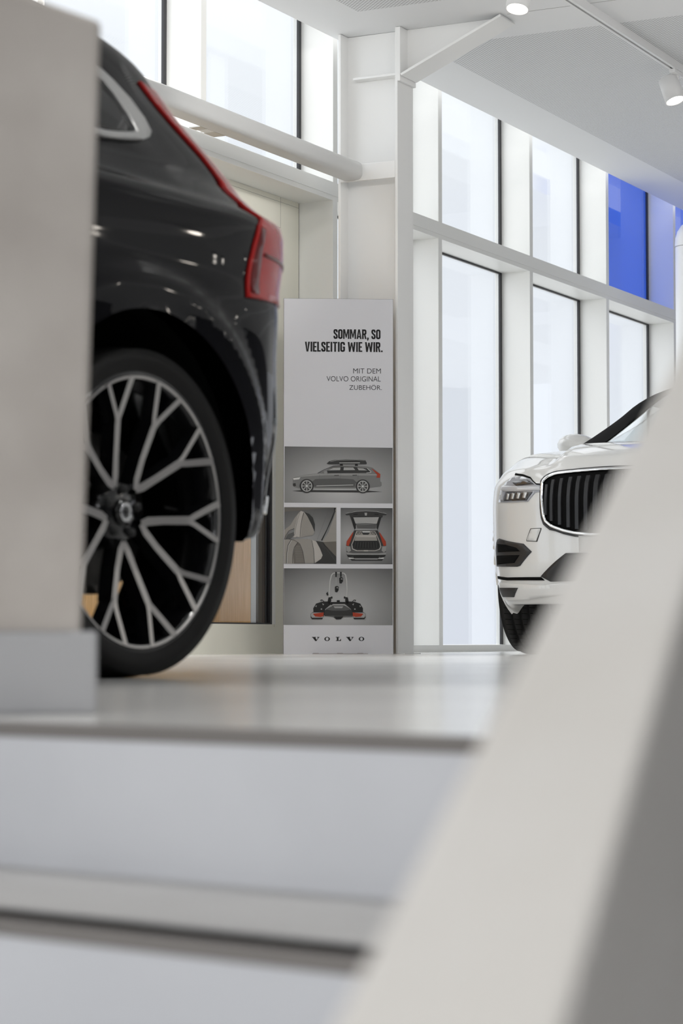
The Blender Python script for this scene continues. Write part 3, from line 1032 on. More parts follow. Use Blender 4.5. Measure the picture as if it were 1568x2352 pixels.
def headline(lines):
    mb = MB()
    for txt, x0, x1, yt, yb in lines:
        wtot = sum((GL[c][0] if c != ' ' else 0.17) + 0.045 for c in txt) - 0.045
        sx = (x1 - x0) / wtot
        sy = yb - yt
        pen = 0.0
        for c in txt:
            if c == ' ':
                pen += 0.17 + 0.045
                continue
            wd, paths, polys = GL[c]

            def put(pts):
                mb.add([bp_(x0 + (pen + x) * sx, yb - y * sy, 1) for x, y in pts], [list(range(len(pts)))], M['ink'])
            for pl in polys:
                put(pl)
            for pa in paths:
                for (ax, ay), (bx, by) in zip(pa[:-1], pa[1:]):
                    L = math.hypot(bx - ax, by - ay)
                    if L < 1e-6:
                        continue
                    nx, ny = -(by - ay) / L * h_, (bx - ax) / L * h_
                    put([(ax + nx, ay + ny), (bx + nx, by + ny), (bx - nx, by - ny), (ax - nx, ay - ny)])
                for (ax, ay) in pa[1:-1]:
                    put([(ax + h_ * math.cos(2 * PI * k / 12), ay + h_ * math.sin(2 * PI * k / 12)) for k in range(12)])
            pen += wd + 0.045
    return mb.build('headline_text', board, fix=False)


headline([('SOMMAR, SO', 765.8, 874.6, 751.5, 774.0), ('VIELSEITIG WIE WIR.', 699.8, 879.8, 781.0, 804.0)])


def text_part(name, lines, bold):
    """lines: (text, x0, x1, y_top, y_bottom) in board print coordinates"""
    mb = MB()
    for (txt, x0, x1, yt, yb) in lines:
        cu = bpy.data.curves.new('lettering', 'FONT')
        cu.body = txt
        cu.size = 1.0
        cu.offset = 0.0045 if bold > 0 else bold
        cu.resolution_u = 6
        to = bpy.data.objects.new('lettering', cu)
        COL.objects.link(to)
        dg = bpy.context.evaluated_depsgraph_get()
        me = bpy.data.meshes.new_from_object(to.evaluated_get(dg))
        vs = np.array([v.co[:2] for v in me.vertices])
        fs = [tuple(p.vertices) for p in me.polygons]
        bpy.data.objects.remove(to)
        bpy.data.curves.remove(cu)
        # cap height from a capital measured on the baseline: the boxes given are those of the capitals
        lo = vs.min(0)
        hi = vs.max(0)
        base = 0.0
        top = hi[1] if 'Ö' not in txt else 0.73
        sx = (x1 - x0) / (hi[0] - lo[0])
        sz = (yb - yt) / (top - base)
        out = [bp_(x0 + (x - lo[0]) * sx, yb - (y - base) * sz, 1) for x, y in vs]
        for sh in ((-1, 0, 1) if bold > 0 else (0,)):
            mb.add([(p[0] + sh * bold, p[1], p[2]) for p in out], fs, M['ink'])
        bpy.data.meshes.remove(me)
    return mb.build(name, board, fix=False)


text_part('subtitle_text', [('MIT DEM', 811.6, 875.2, 842.4, 854.0), ('VOLVO ORIGINAL', 750.0, 875.0, 860.6, 872.6), ('ZUBEHÖR.', 802.2, 877.6, 880.6, 892.0)], -0.006)

# ------------------------------------------------------------------ concrete balustrades in the foreground
bal = empty('concrete_balustrade', (-0.279, 2.675, 0), math.radians(7.5))
tag(bal, 'raw grey concrete balustrade wall with plinth at the left edge', 'balustrade')
mb = MB()
th = 0.28
pf = [(-1.3, 0.012, 0.0), (-0.016, 0.012, 0.0), (-0.016, 0.012, 0.095), (0.002, 0.012, 0.800), (-0.035, 0.012, 0.812), (-1.3, 0.012, 1.23)]
mb.prism(pf, (0, th, 0), M['concrete'])
mb.build('wall_body', bal, 0.006)
mb = MB()
mb.box((-1.3, 0.0, 0.0), (1.302, 0, 0), (0, th + 0.02, 0), (0, 0, 0.094), M['plinth'])
tag(mb.build('plinth', bal, 0.004), 'smooth grey plinth')

A0 = Vector((-0.0041, 0.9294, -0.0647))
DD = Vector((0.3182, 0.8143, 0.4855)).normalized()
HH = Vector((0.9314, -0.3639, 0.0)).normalized()
bal2 = empty('stair_balustrade', A0 + Vector((0, 0, -0.9)))
tag(bal2, 'pale sloping concrete stair balustrade, out of focus at lower right', 'balustrade')
lo_, hi_ = -0.22, 1.15


def edge(k, right):
    wdt = (0.0930 - 0.0642 * (k - 0.0089)) if right else 0.0
    return A0 + DD * k + HH * wdt


top = [edge(lo_, False), edge(lo_, True), edge(hi_, True), edge(hi_, False)]
mb = MB()
bot = [p + Vector((0, 0, -0.75)) for p in top]
NV = HH.cross(DD).normalized()
mb.add(top + bot, [(0, 1, 2, 3), (0, 4, 5, 1), (1, 5, 6, 2), (2, 6, 7, 3), (3, 7, 4, 0), (7, 6, 5, 4)], M['coping'])
child_at(mb, 'coping_wall', bal2, 0.004)

# ------------------------------------------------------------------ cars: body surface
LV = np.array([
    # z    W    xfe  xfs  xrs  xre  pf  pr
    [.20, .84, .17, 1.0, 3.90, 4.44, 2.7, 3.0],
    [.26, .89, .07, 1.0, 3.92, 4.51, 2.7, 3.0],
    [.36, .925, .03, 1.0, 3.95, 4.565, 2.7, 3.0],
    [.47, .935, .0, 1.0, 3.95, 4.59, 2.7, 3.0],
    [.60, .945, .0, 1.0, 3.95, 4.63, 2.7, 3.0],
    [.75, .948, .0, 1.0, 3.95, 4.617, 2.7, 3.0],
    [.85, .945, .02, 1.0, 3.95, 4.635, 2.7, 3.0],
    [.93, .930, .075, 1.05, 3.95, 4.66, 2.55, 3.0],
    [.97, .928, .17, 1.15, 3.95, 4.68, 2.5, 3.0],
    [1.02, .924, .36, 1.3, 3.95, 4.70, 2.7, 3.0],
    [1.06, .918, .62, 1.45, 3.95, 4.71, 3.0, 3.0],
    [1.082, .906, .85, 1.53, 3.95, 4.74, 3.0, 3.0],
    [1.114, .866, 1.17, 1.67, 3.9, 4.71, 2.8, 3.0],
    [1.138, .846, 1.36, 1.76, 3.8, 4.745, 2.6, 3.0],
    [1.18, .815, 1.48, 1.85, 3.7, 4.734, 2.5, 3.0],
    [1.235, .79, 1.62, 2.0, 3.7, 4.663, 2.5, 3.0],
    [1.36, .735, 1.93, 2.3, 3.7, 4.455, 2.5, 3.0],
    [1.45, .69, 2.15, 2.45, 3.7, 4.373, 2.5, 3.0],
    [1.52, .63, 2.32, 2.6, 3.65, 4.20, 2.5, 3.0],
    [1.565, .56, 2.46, 2.7, 3.6, 4.02, 2.5, 3.0],
    [1.60, .48, 2.6, 2.8, 3.5, 3.82, 2.5, 3.0],
    [1.63, .37, 2.7, 2.9, 3.35, 3.6, 2.5, 3.0],
    [1.65, .20, 2.9, 3.05, 3.2, 3.4, 2.5, 3.0],
    [1.655, .02, 3.08, 3.1, 3.12, 3.14, 2.5, 3.0]])


def pchip(xs, ys, x):
    xs = np.asarray(xs, float)
    ys = np.asarray(ys, float)
    x = np.asarray(x, float)
    h = np.diff(xs)
    d = np.diff(ys) / h
    m = np.zeros_like(ys)
    m[0] = d[0]
    m[-1] = d[-1]
    for i in range(1, len(xs) - 1):
        if d[i - 1] * d[i] > 0:
            w1 = 2 * h[i] + h[i - 1]
            w2 = h[i] + 2 * h[i - 1]
            m[i] = (w1 + w2) / (w1 / d[i - 1] + w2 / d[i])
    k = np.clip(np.searchsorted(xs, x) - 1, 0, len(xs) - 2)
    t = (x - xs[k]) / h[k]
    return ((1 + 2 * t) * (1 - t) ** 2 * ys[k] + t * (1 - t) ** 2 * h[k] * m[k] + t * t * (3 - 2 * t) * ys[k + 1] + t * t * (t - 1) * h[k] * m[k + 1])


WHEELS = (0.87, 3.735)
AR, AZ = 0.425, 0.375


def surf(a, z):
    """a: -1 nose centre, 0..1 flank, 2 tail centre -> x, y (>= 0) of the body at height z"""
    a = np.asarray(a, float)
    z = np.asarray(z, float)
    W, xfe, xfs, xrs, xre, pf_, pr_ = [pchip(LV[:, 0], LV[:, i], z) for i in range(1, 8)]
    ph = np.clip(-a, 0, 1) * np.pi / 2
    th_ = np.clip(a - 1, 0, 1) * np.pi / 2
    s, c = np.sin(ph), np.cos(ph)
    xf = xfs - (xfs - xfe) * np.abs(s) ** (2 / pf_)
    yf = W * np.abs(c) ** (2 / pf_)
    s, c = np.sin(th_), np.cos(th_)
    xr = xrs + (xre - xrs) * np.abs(s) ** (2 / pr_)
    yr = W * np.abs(c) ** (2 / pr_)
    xm = xfs + (xrs - xfs) * np.clip(a, 0, 1)
    x = np.where(a < 0, xf, np.where(a > 1, xr, xm))
    y = np.where(a < 0, yf, np.where(a > 1, yr, W))
    for wx in WHEELS[1:]:
        d = np.hypot(x - wx, (z - AZ))
        f = np.clip(1 - (d - AR - .075) / .035, 0, 1)
        f = f * f * (3 - 2 * f)
        y = y + .016 * f * np.clip((y - .6) / .2, 0, 1)
    return x, y


def hood_lift(x, y, z):
    """power dome of the bonnet: a raised middle with a soft crease each side"""
    ay = np.abs(y)
    edge_ = 0.44 + 0.10 * np.clip((x - 0.2) / 1.1, 0, 1)
    f = np.clip((edge_ + 0.03 - ay) / 0.05, 0, 1)
    f = f * f * (3 - 2 * f)
    g = np.clip((z - 0.925) / 0.03, 0, 1) * np.clip((1.12 - z) / 0.02, 0, 1) * np.clip((1.5 - x) / 0.2, 0, 1)
    return 0.030 * f * g


def spt(A, z, side, off=0.0):
    """point and outward offset on the surface; A below -1 or above 2 wraps to the other side"""
    A = np.asarray(A, float)
    z = np.asarray(z, float)

    def base(A_, z_):
        flip = np.where((A_ < -1) | (A_ > 2), -1.0, 1.0)
        a_ = np.where(A_ < -1, -2 - A_, np.where(A_ > 2, 4 - A_, A_))
        x, y = surf(a_, z_)
        yy = y * side * flip
        return np.stack([x, yy, z_ + hood_lift(x, yy, z_)], -1)
    p = base(A, z)
    if off == 0.0:
        return p
    e = 2e-3
    ta = base(A + e, z) - base(A - e, z)
    tz = base(A, z + e) - base(A, z - e)
    nrm = np.cross(ta, tz) * -1.0 * side
    nrm /= np.maximum(np.linalg.norm(nrm, axis=-1, keepdims=True), 1e-9)
    ref = p - np.array([2.3, 0, 0.75])
    ref = ref * np.array([0.45, 1.0, 0.6])
    sg = np.sign((nrm * ref).sum(-1, keepdims=True))
    return p + nrm * sg * off


def patch(mb, outline, side, m, off=0.004, depth=0.012, step=0.02, sa=1.0):
    """closed panel lying on the body surface; outline in (A, z)"""
    pts = []
    n = len(outline)
    for i in range(n):
        p, q = outline[i], outline[(i + 1) % n]
        L = math.hypot((q[0] - p[0]) * sa, q[1] - p[1])
        k = max(1, int(L / step))
        for j in range(k):
            pts.append((p[0] + (q[0] - p[0]) * j / k, p[1] + (q[1] - p[1]) * j / k))
    nb = len(pts)
    xs = [p[0] for p in pts]
    zs = [p[1] for p in pts]

    def inside(px, pz):
        c = False
        j = nb - 1
        for i in range(nb):
            if (pts[i][1] > pz) != (pts[j][1] > pz) and px < (pts[j][0] - pts[i][0]) * (pz - pts[i][1]) / (pts[j][1] - pts[i][1]) + pts[i][0]:
                c = not c
            j = i
        return c
    inner = []
    x = min(xs) + step * 0.5
    while x < max(xs):
        z = min(zs) + step * 0.5
        while z < max(zs):
            if inside(x, z) and min(math.hypot((x - p[0]) * sa, z - p[1]) for p in pts) > step * 0.45:
                inner.append((x, z))
            z += step
        x += step / sa
    allp = pts + inner
    r = delaunay_2d_cdt([Vector((p[0] * sa, p[1])) for p in allp], [], [list(range(nb))], 1, 1e-6)
    v2, f2 = r[0], r[2]
    A = np.array([v[0] / sa for v in v2])
    Z = np.array([v[1] for v in v2])
    topv = spt(A, Z, side, off)
    mb.add(topv.tolist(), [tuple(f) for f in f2], m, True)
    bA = np.array(xs)
    bZ = np.array(zs)
    t1 = spt(bA, bZ, side, off).tolist()
    t2 = spt(bA, bZ, side, off - depth).tolist()
    mb.add(t1 + t2, [(i, (i + 1) % nb, nb + (i + 1) % nb, nb + i) for i in range(nb)], m)


def body_mesh(paint, root, cut):
    """the whole painted shell; cut(A, z) tells which faces are window openings"""
    zr = list(np.arange(.20, .92, .02)) + list(np.arange(.92, 1.13, .0075)) + list(np.arange(1.135, 1.60, .02)) + [1.60, 1.61, 1.62, 1.63, 1.638, 1.645, 1.65, 1.654]
    tf = np.linspace(0, 1, 52)
    cols = list(-(tf[::-1] ** 1.25)[:-1]) + list(np.linspace(0, 1, 140)) + list(1 + (tf ** 1.4)[1:])
    A, Z = np.meshgrid(np.array(cols), np.array(zr))
    x, y = surf(A, Z)
    Z2 = Z.copy()
    # round off the wheel openings: vertices inside slide outwards onto the circle
    kill = np.zeros(A.shape, bool)
    for wx in WHEELS:
        d = np.hypot(x - wx, Z - AZ)
        ins = (d < AR) & (y > 0.5)
        kill |= ins
        s = AR / np.maximum(d, 1e-6)
        nx = wx + (x - wx) * s
        nz = AZ + (Z - AZ) * s
        near = ins & (d > AR - 0.05)
        x = np.where(near, nx, x)
        Z2 = np.where(near, nz, Z2)
    # the bumpers end higher than the sills
    lift = np.clip((A - 1.0) / 0.07, 0, 1) * (0.098 + 0.05 * np.clip((A - 1.08) / 0.22, 0, 1)) + np.clip((-A - 0.30) / 0.15, 0, 1) * 0.055
    Z2 = np.maximum(Z2, 0.20 + lift)
    nr, nc = A.shape
    mbs = MB()
    for side in (1, -1):
        yy = y * side
        vz = Z2 + hood_lift(x, yy, Z2)
        v = np.stack([x, yy, vz], -1).reshape(-1, 3).tolist()
        fs = []
        for i in range(nr - 1):
            for j in range(nc - 1):
                if kill[i, j] and kill[i + 1, j] and kill[i, j + 1] and kill[i + 1, j + 1]:
                    continue
                if cut(0.5 * (A[i, j] + A[i, j + 1]), 0.5 * (Z[i, j] + Z[i + 1, j])):
                    continue
                fs.append((i * nc + j, i * nc + j + 1, (i + 1) * nc + j + 1, (i + 1) * nc + j))
        mbs.add(v, fs, paint, True)
    return mbs.build('body', root)


def liner(root):
    for wx in WHEELS:
        for side in (1, -1):
            mb = MB()
            n = 40
            vs, fs = [], []
            for k in range(n + 1):
                a_ = -0.22 + (PI + 0.44) * k / n
                for (r_, yv) in ((0.40, 0.86), (0.455, 0.865), (0.455, 0.56), (0.05, 0.56)):
                    vs.append((wx + r_ * math.cos(a_), (yv - (0.13 * max(0.0, -math.cos(a_)) if (wx < 2 and yv > 0.7) else 0.0)) * side, max(AZ + r_ * math.sin(a_), 0.19)))
            for k in range(n):
                for i in range(1, 3):
                    fs.append((k * 4 + i, k * 4 + i + 1, (k + 1) * 4 + i + 1, (k + 1) * 4 + i))
            mb.add(vs, fs, M['pitch'], True)
            mb.build('wheel_arch_liner', root)


def wheel(root, wx, side, detailed=True, rot=52.0, R=0.360, RR=0.304, out=0.928):
    """wheel part of a car: tyre, rim, five split spokes, cap, brake disc as its own pieces"""
    w = empty('wheel')
    w.parent = root
    w.location = (wx, 0, R)
    S = side

    def Y(v):
        return (out + v) * S
    mb = MB()
    pr = [(RR - 0.012, -0.004), (RR + 0.004, 0.004), (RR + 0.025, 0.010), (RR + 0.05, 0.008), (R - 0.016, -0.008), (R - 0.007, -0.018), (R - 0.001, -0.034)]
    for g in (0.062, 0.108, 0.154, 0.200):
        pr += [(R, -g + 0.006), (R - 0.007, -g + 0.0045), (R - 0.007, -g - 0.0045), (R, -g - 0.006)]
    pr += [(R - 0.001, -0.226), (R - 0.008, -0.242), (R - 0.03, -0.254), (RR, -0.25), (RR - 0.012, -0.24)]
    mb.lathe([(r_, Y(h)) for r_, h in pr], M['rubber'], 'y', 120)
    # sipes across the tread
    for k in range(72):
        a_ = 2 * PI * k / 72
        ca, sa_ = math.cos(a_), math.sin(a_)
        t_ = Vector((-sa_, 0, ca))
        for (h0, h1) in ((-0.020, -0.055), (-0.070, -0.100), (-0.116, -0.146), (-0.162, -0.192)):
            c0 = Vector(((R + 0.0006) * ca, Y(h0), (R + 0.0006) * sa_))
            c1 = Vector(((R + 0.0006) * ca, Y(h1), (R + 0.0006) * sa_))
            mb.add([c0 - t_ * 0.0015, c0 + t_ * 0.0015, c1 + t_ * 0.0035, c1 + t_ * 0.0005], [(0, 1, 2, 3)], M['pitch'])
    mb.build('tyre', w)
    mb = MB()
    mb.lathe([(r_, Y(h)) for r_, h in [(RR + 0.003, -0.002), (RR + 0.001, 0.004), (RR - 0.008, 0.004)]], M['gloss_black'], 'y', 96)
    mb.lathe([(r_, Y(h)) for r_, h in [(RR - 0.008, 0.004), (RR - 0.014, 0.002)]], M['machined'], 'y', 96)
    mb.lathe([(r_, Y(h)) for r_, h in [(RR - 0.014, 0.002), (RR - 0.018, -0.012), (RR - 0.03, -0.05), (RR - 0.035, -0.20), (RR - 0.004, -0.235), (RR, -0.24)]], M['gloss_black'], 'y', 96)
    mb.build('rim', w)
    if not detailed:
        mb = MB()
        mb.lathe([(0.001, Y(-0.04)), (RR - 0.01, Y(-0.004))], M['machined'], 'y', 48)
        mb.build('wheel_face', w)
        return w

    def dep(r_):
        return -0.050 + 0.052 * (r_ / 0.285) ** 1.6

    def bar(mbx, pts, wid, thick):
        """pts: (r, angle deg) along a spoke; machined top, black flanks"""
        P3 = [Vector((r_ * math.cos(math.radians(g)), 0, r_ * math.sin(math.radians(g)))) for r_, g in pts]
        rows = []
        for i, p in enumerate(P3):
            d = (P3[min(i + 1, len(P3) - 1)] - P3[max(i - 1, 0)]).normalized()
            n_ = Vector((-d.z, 0, d.x))
            wv = wid[i] / 2
            yd = dep(p.length)
            rows.append([p + n_ * wv + Vector((0, Y(yd), 0)), p - n_ * wv + Vector((0, Y(yd), 0)),
                         p - n_ * (wv + 0.006) + Vector((0, Y(yd - thick), 0)), p + n_ * (wv + 0.006) + Vector((0, Y(yd - thick), 0))])
        for r0, r1 in zip(rows[:-1], rows[1:]):
            v = r0 + r1
            mbx.add(v, [(0, 1, 5, 4)], M['machined'])
            mbx.add(v, [(1, 2, 6, 5), (2, 3, 7, 6), (3, 0, 4, 7)], M['gloss_black'])
    for k in range(5):
        c = rot + 72 * k
        mb = MB()
        for sg in (1, -1):
            bar(mb, [(0.066, c), (0.085, c + sg * 9), (0.13, c + sg * 14.5), (0.212, c + sg * 17.5)], [0.016, 0.019, 0.0175, 0.019], 0.035)
            bar(mb, [(0.203, c + sg * 17.0), (0.222, c + sg * 20.0), (0.2945, c + sg * 26.5)], [0.014, 0.0145, 0.016], 0.03)
            bar(mb, [(0.203, c + sg * 17.0), (0.222, c + sg * 15.5), (0.2945, c + sg * 9.3)], [0.014, 0.0125, 0.013], 0.03)
        mb.build('spoke', w, fix=True)
    mb = MB()
    mb.lathe([(r_, Y(h)) for r_, h in [(0.001, -0.052), (0.060, -0.053), (0.072, -0.062), (0.078, -0.10)]], M['gloss_black'], 'y', 48)
    for k in range(5):
        a_ = math.radians(rot + 36 + 72 * k)
        ccx, ccz = 0.052 * math.cos(a_), 0.052 * math.sin(a_)
        n = 14
        ring0 = [(ccx + 0.011 * math.cos(2 * PI * j / n), Y(-0.053), ccz + 0.011 * math.sin(2 * PI * j / n)) for j in range(n)]
        ring1 = [(ccx + 0.009 * math.cos(2 * PI * j / n), Y(-0.042), ccz + 0.009 * math.sin(2 * PI * j / n)) for j in range(n)]
        mb.add(ring0 + ring1, [(j, (j + 1) % n, n + (j + 1) % n, n + j) for j in range(n)] + [tuple(range(n, 2 * n))], M['blackplastic'], True)
    mb.build('hub', w)
    mb = MB()
    mb.lathe([(r_, Y(h)) for r_, h in [(0.030, -0.05), (0.030, -0.042), (0.001, -0.040)]], M['gloss_black'], 'y', 40)
    mb.lathe([(r_, Y(h)) for r_, h in [(0.0215, -0.041), (0.0225, -0.038), (0.0135, -0.037), (0.0130, -0.041)]], M['chrome'], 'y', 40)
    # arrow of the ring mark
    for (x0, z0, x1, z1) in ((0.016, 0.016, 0.027, 0.024),):
        mb.box((x0, Y(-0.041), z0), (x1 - x0, 0, z1 - z0), (0.0, 0.004 * S, 0), (-0.004, 0, 0.005), M['chrome'])
    mb.build('center_cap', w)
    mb = MB()
    mb.lathe([(r_, Y(h)) for r_, h in [(0.08, -0.125), (0.175, -0.125), (0.178, -0.13), (0.178, -0.15), (0.08, -0.15)]], M['disc'], 'y', 64)
    mb.lathe([(r_, Y(h)) for r_, h in [(0.001, -0.105), (0.078, -0.11), (0.085, -0.15)]], M['blackplastic'], 'y', 40)
    mb.build('brake_disc', w)
    mb = MB()
    for j in range(8):
        a0, a1 = math.radians(150 + 8 * j), math.radians(158 + 8 * j)
        mb.add([(r_ * math.cos(t_), Y(h), r_ * math.sin(t_)) for h in (-0.095, -0.165) for (r_, t_) in ((0.11, a0), (0.19, a0), (0.19, a1), (0.11, a1))],
               [(0, 1, 2, 3), (0, 4, 5, 1), (1, 5, 6, 2), (2, 6, 7, 3), (3, 7, 4, 0)], M['blackplastic'])
    mb.build('brake_caliper', w)
    return w


def underbody(root):
    mb = MB()
    a_ = np.linspace(-1, 2, 60)
    x, y = surf(a_, np.full_like(a_, .20))
    keep = [(xx, yy) for xx, yy in zip(x, y)]
    keep = [(min(max(xx, 0.45), 4.0), yy) for xx, yy in keep]
    n = len(keep)
    vs = [(xx, min(yy, 0.60) , 0.215) for xx, yy in keep] + [(xx, -min(yy, 0.60), 0.215) for xx, yy in keep]
    mb.add(vs, [(i, i + 1, n + i + 1, n + i) for i in range(n - 1)], M['pitch'])
    mb.build('floor_pan', root)


# ------------------------------------------------------------------ dark car, rear quarter towards the camera
BETA = math.radians(31.7)
RX = Matrix(((math.sin(BETA), math.cos(BETA), 0, -3.187), (math.cos(BETA), -math.sin(BETA), 0, 2.404), (0, 0, 1, 0), (0, 0, 0, 1)))
# car frame is (x back, y left, z up): left-handed turn is avoided by mirroring y in the builder, so use a proper rotation here
RX = Matrix(((math.sin(BETA), -math.cos(BETA), 0, -3.187), (math.cos(BETA), math.sin(BETA), 0, 2.404), (0, 0, 1, 0), (0, 0, 0, 1)))
dark = empty('suv', matrix=RX)
tag(dark, 'dark grey car showing its rear quarter and big alloy wheel behind the concrete wall', 'car')
NEAR = -1     # the side towards the camera
body_mesh(M['dark_paint'], dark, lambda A, z: False)
liner(dark)
underbody(dark)
for wx in WHEELS:
    for sd in (1, -1):
        wheel(dark, wx, sd, True, 52.0 if sd == NEAR else 128.0)
for sd in (NEAR, -NEAR):
    mb = MB()
    patch(mb, [(0.02, 1.19), (0.98, 1.205), (1.009, 1.213), (1.035, 1.222), (1.052, 1.233), (1.058, 1.243), (1.056, 1.278), (1.051, 1.316), (1.041, 1.342), (0.90, 1.455), (0.60, 1.49), (0.25, 1.485)], sd, M['tinted'], 0.003, 0.01, 0.03, 1.6)
    mb.build('side_window', dark)
    mb = MB()
    patch(mb, [(0.90, 1.455), (1.041, 1.342), (1.051, 1.316), (1.056, 1.278), (1.058, 1.243), (1.052, 1.233), (1.009, 1.213), (0.02, 1.19), (0.02, 1.175), (1.007, 1.194), (1.029, 1.204), (1.062, 1.219), (1.081, 1.233),
               (1.094, 1.25), (1.099, 1.282), (1.092, 1.322), (1.072, 1.356), (1.053, 1.378), (0.90, 1.485)], sd, M['satin'], 0.008, 0.014, 0.02, 1.6)
    mb.build('window_trim', dark)
    mb = MB()
    patch(mb, [(1.084, .877), (1.268, .889), (1.50, .90), (1.50, 1.07), (1.48, 1.19), (1.43, 1.30), (1.39, 1.39), (1.19, 1.39), (1.197, 1.376), (1.232, 1.29), (1.262, 1.24), (1.268, 1.19), (1.228, 1.135), (1.17, 1.10), (1.140, 1.064),
               (1.114, 1.011), (1.099, .965)], sd, M['red_lens'], 0.006, 0.016, 0.02, 1.0)
    lamp = mb.build('tail_lamp', dark)
    mb = MB()
    patch(mb, [(1.095, .888), (1.128, .890), (1.142, 1.0), (1.165, 1.055), (1.146, 1.058), (1.12, 1.005), (1.107, .965)], sd, M['dark_red'], 0.0085, 0.004, 0.02, 1.0)
    patch(mb, [(1.15, .988), (1.45, .990), (1.45, .999), (1.155, 0.997)], sd, M['dark_red'], 0.0085, 0.004, 0.02, 1.0)
    tag(mb.build('lamp_divider', lamp), 'darker red bands in the lamp')
    mb = MB()
    patch(mb, [(1.235, .385), (1.34, .385), (1.37, .425), (1.25, .425)], sd, M['chrome'], 0.007, 0.016, 0.02, 1.0)
    tag(mb.build('exhaust_trim', dark), 'bright trim on the bumper corner')
mb = MB()
patch(mb, [(-1.58, 1.175), (-1.45, 1.175), (-0.42, 1.175), (-0.45, 1.535), (-1.55, 1.535)], NEAR, M['tinted'], 0.003, 0.01, 0.04, 1.0)
mb.build('windscreen', dark)
mb = MB()
patch(mb, [(1.52, 1.16), (2.48, 1.16), (2.46, 1.48), (1.54, 1.48)], NEAR, M['tinted'], 0.003, 0.01, 0.04, 1.0)
mb.build('rear_window', dark)
# roof spoiler
mb = MB()
sp = []
for (yy_, xr_) in ((-0.57, 4.20), (-0.51, 4.285), (-0.36, 4.385), (0, 4.44), (0.36, 4.385), (0.51, 4.285), (0.57, 4.20)):
    sp.append((xr_, yy_))
n = len(sp)
crown = [0.030 * (1 - (abs(y_) / 0.57) ** 2) for x_, y_ in sp]
topv = [(x_, y_, 1.462 + c_) for (x_, y_), c_ in zip(sp, crown)]
botv = [(x_ - 0.02, y_ * 0.985, 1.434 + c_) for (x_, y_), c_ in zip(sp, crown)]
frt = [(x_ - 0.42, y_ * 0.90, 1.515 + c_) for (x_, y_), c_ in zip(sp, crown)]
mid = [(x_ - 0.24, y_ * 0.95, 1.503 + c_) for (x_, y_), c_ in zip(sp, crown)]
mid2 = [(x_ - 0.10, y_ * 0.985, 1.486 + c_) for (x_, y_), c_ in zip(sp, crown)]
base = [(x_ - 0.42, y_ * 0.90, 1.44) for x_, y_ in sp]
vs = frt + mid + mid2 + topv + botv + base
fs = []
for r_ in range(5):
    for i in range(n - 1):
        fs.append((r_ * n + i, r_ * n + i + 1, (r_ + 1) * n + i + 1, (r_ + 1) * n + i))
fs.append(tuple(r_ * n for r_ in range(6)))
fs.append(tuple(r_ * n + n - 1 for r_ in range(6))[::-1])
mb.add(vs, fs, M['dark_paint'], False)
so = mb.build('roof_spoiler', dark, 0.008)
for sd in (1, -1):
    mb = MB()
    mb.tube([(1.9 + 0.2 * k, sd * (0.62 - 0.0 * k), 1.615 - 0.010 * abs(k - 3)) for k in range(10)], 0.014, M['satin'], 8)
    mb.build('roof_rail', dark)

# ------------------------------------------------------------------ white car, front towards the camera
GAM = math.radians(24.0)
RW = Matrix(((math.sin(GAM), -math.cos(GAM), 0, 1.395), (math.cos(GAM), math.sin(GAM), 0, 11.336), (0, 0, 1, 0), (0, 0, 0, 1)))
wcar = empty('suv', matrix=RW)
tag(wcar, 'white car facing the camera, half hidden by the pale stair balustrade', 'car')


def wcut(A, z):
    if 1.16 < z < 1.545 and A < -0.52:
        return True
    if 1.20 < z < 1.47 and 0.10 < A < 0.97:
        return True
    if 1.17 < z < 1.47 and A > 1.55:
        return True
    return False


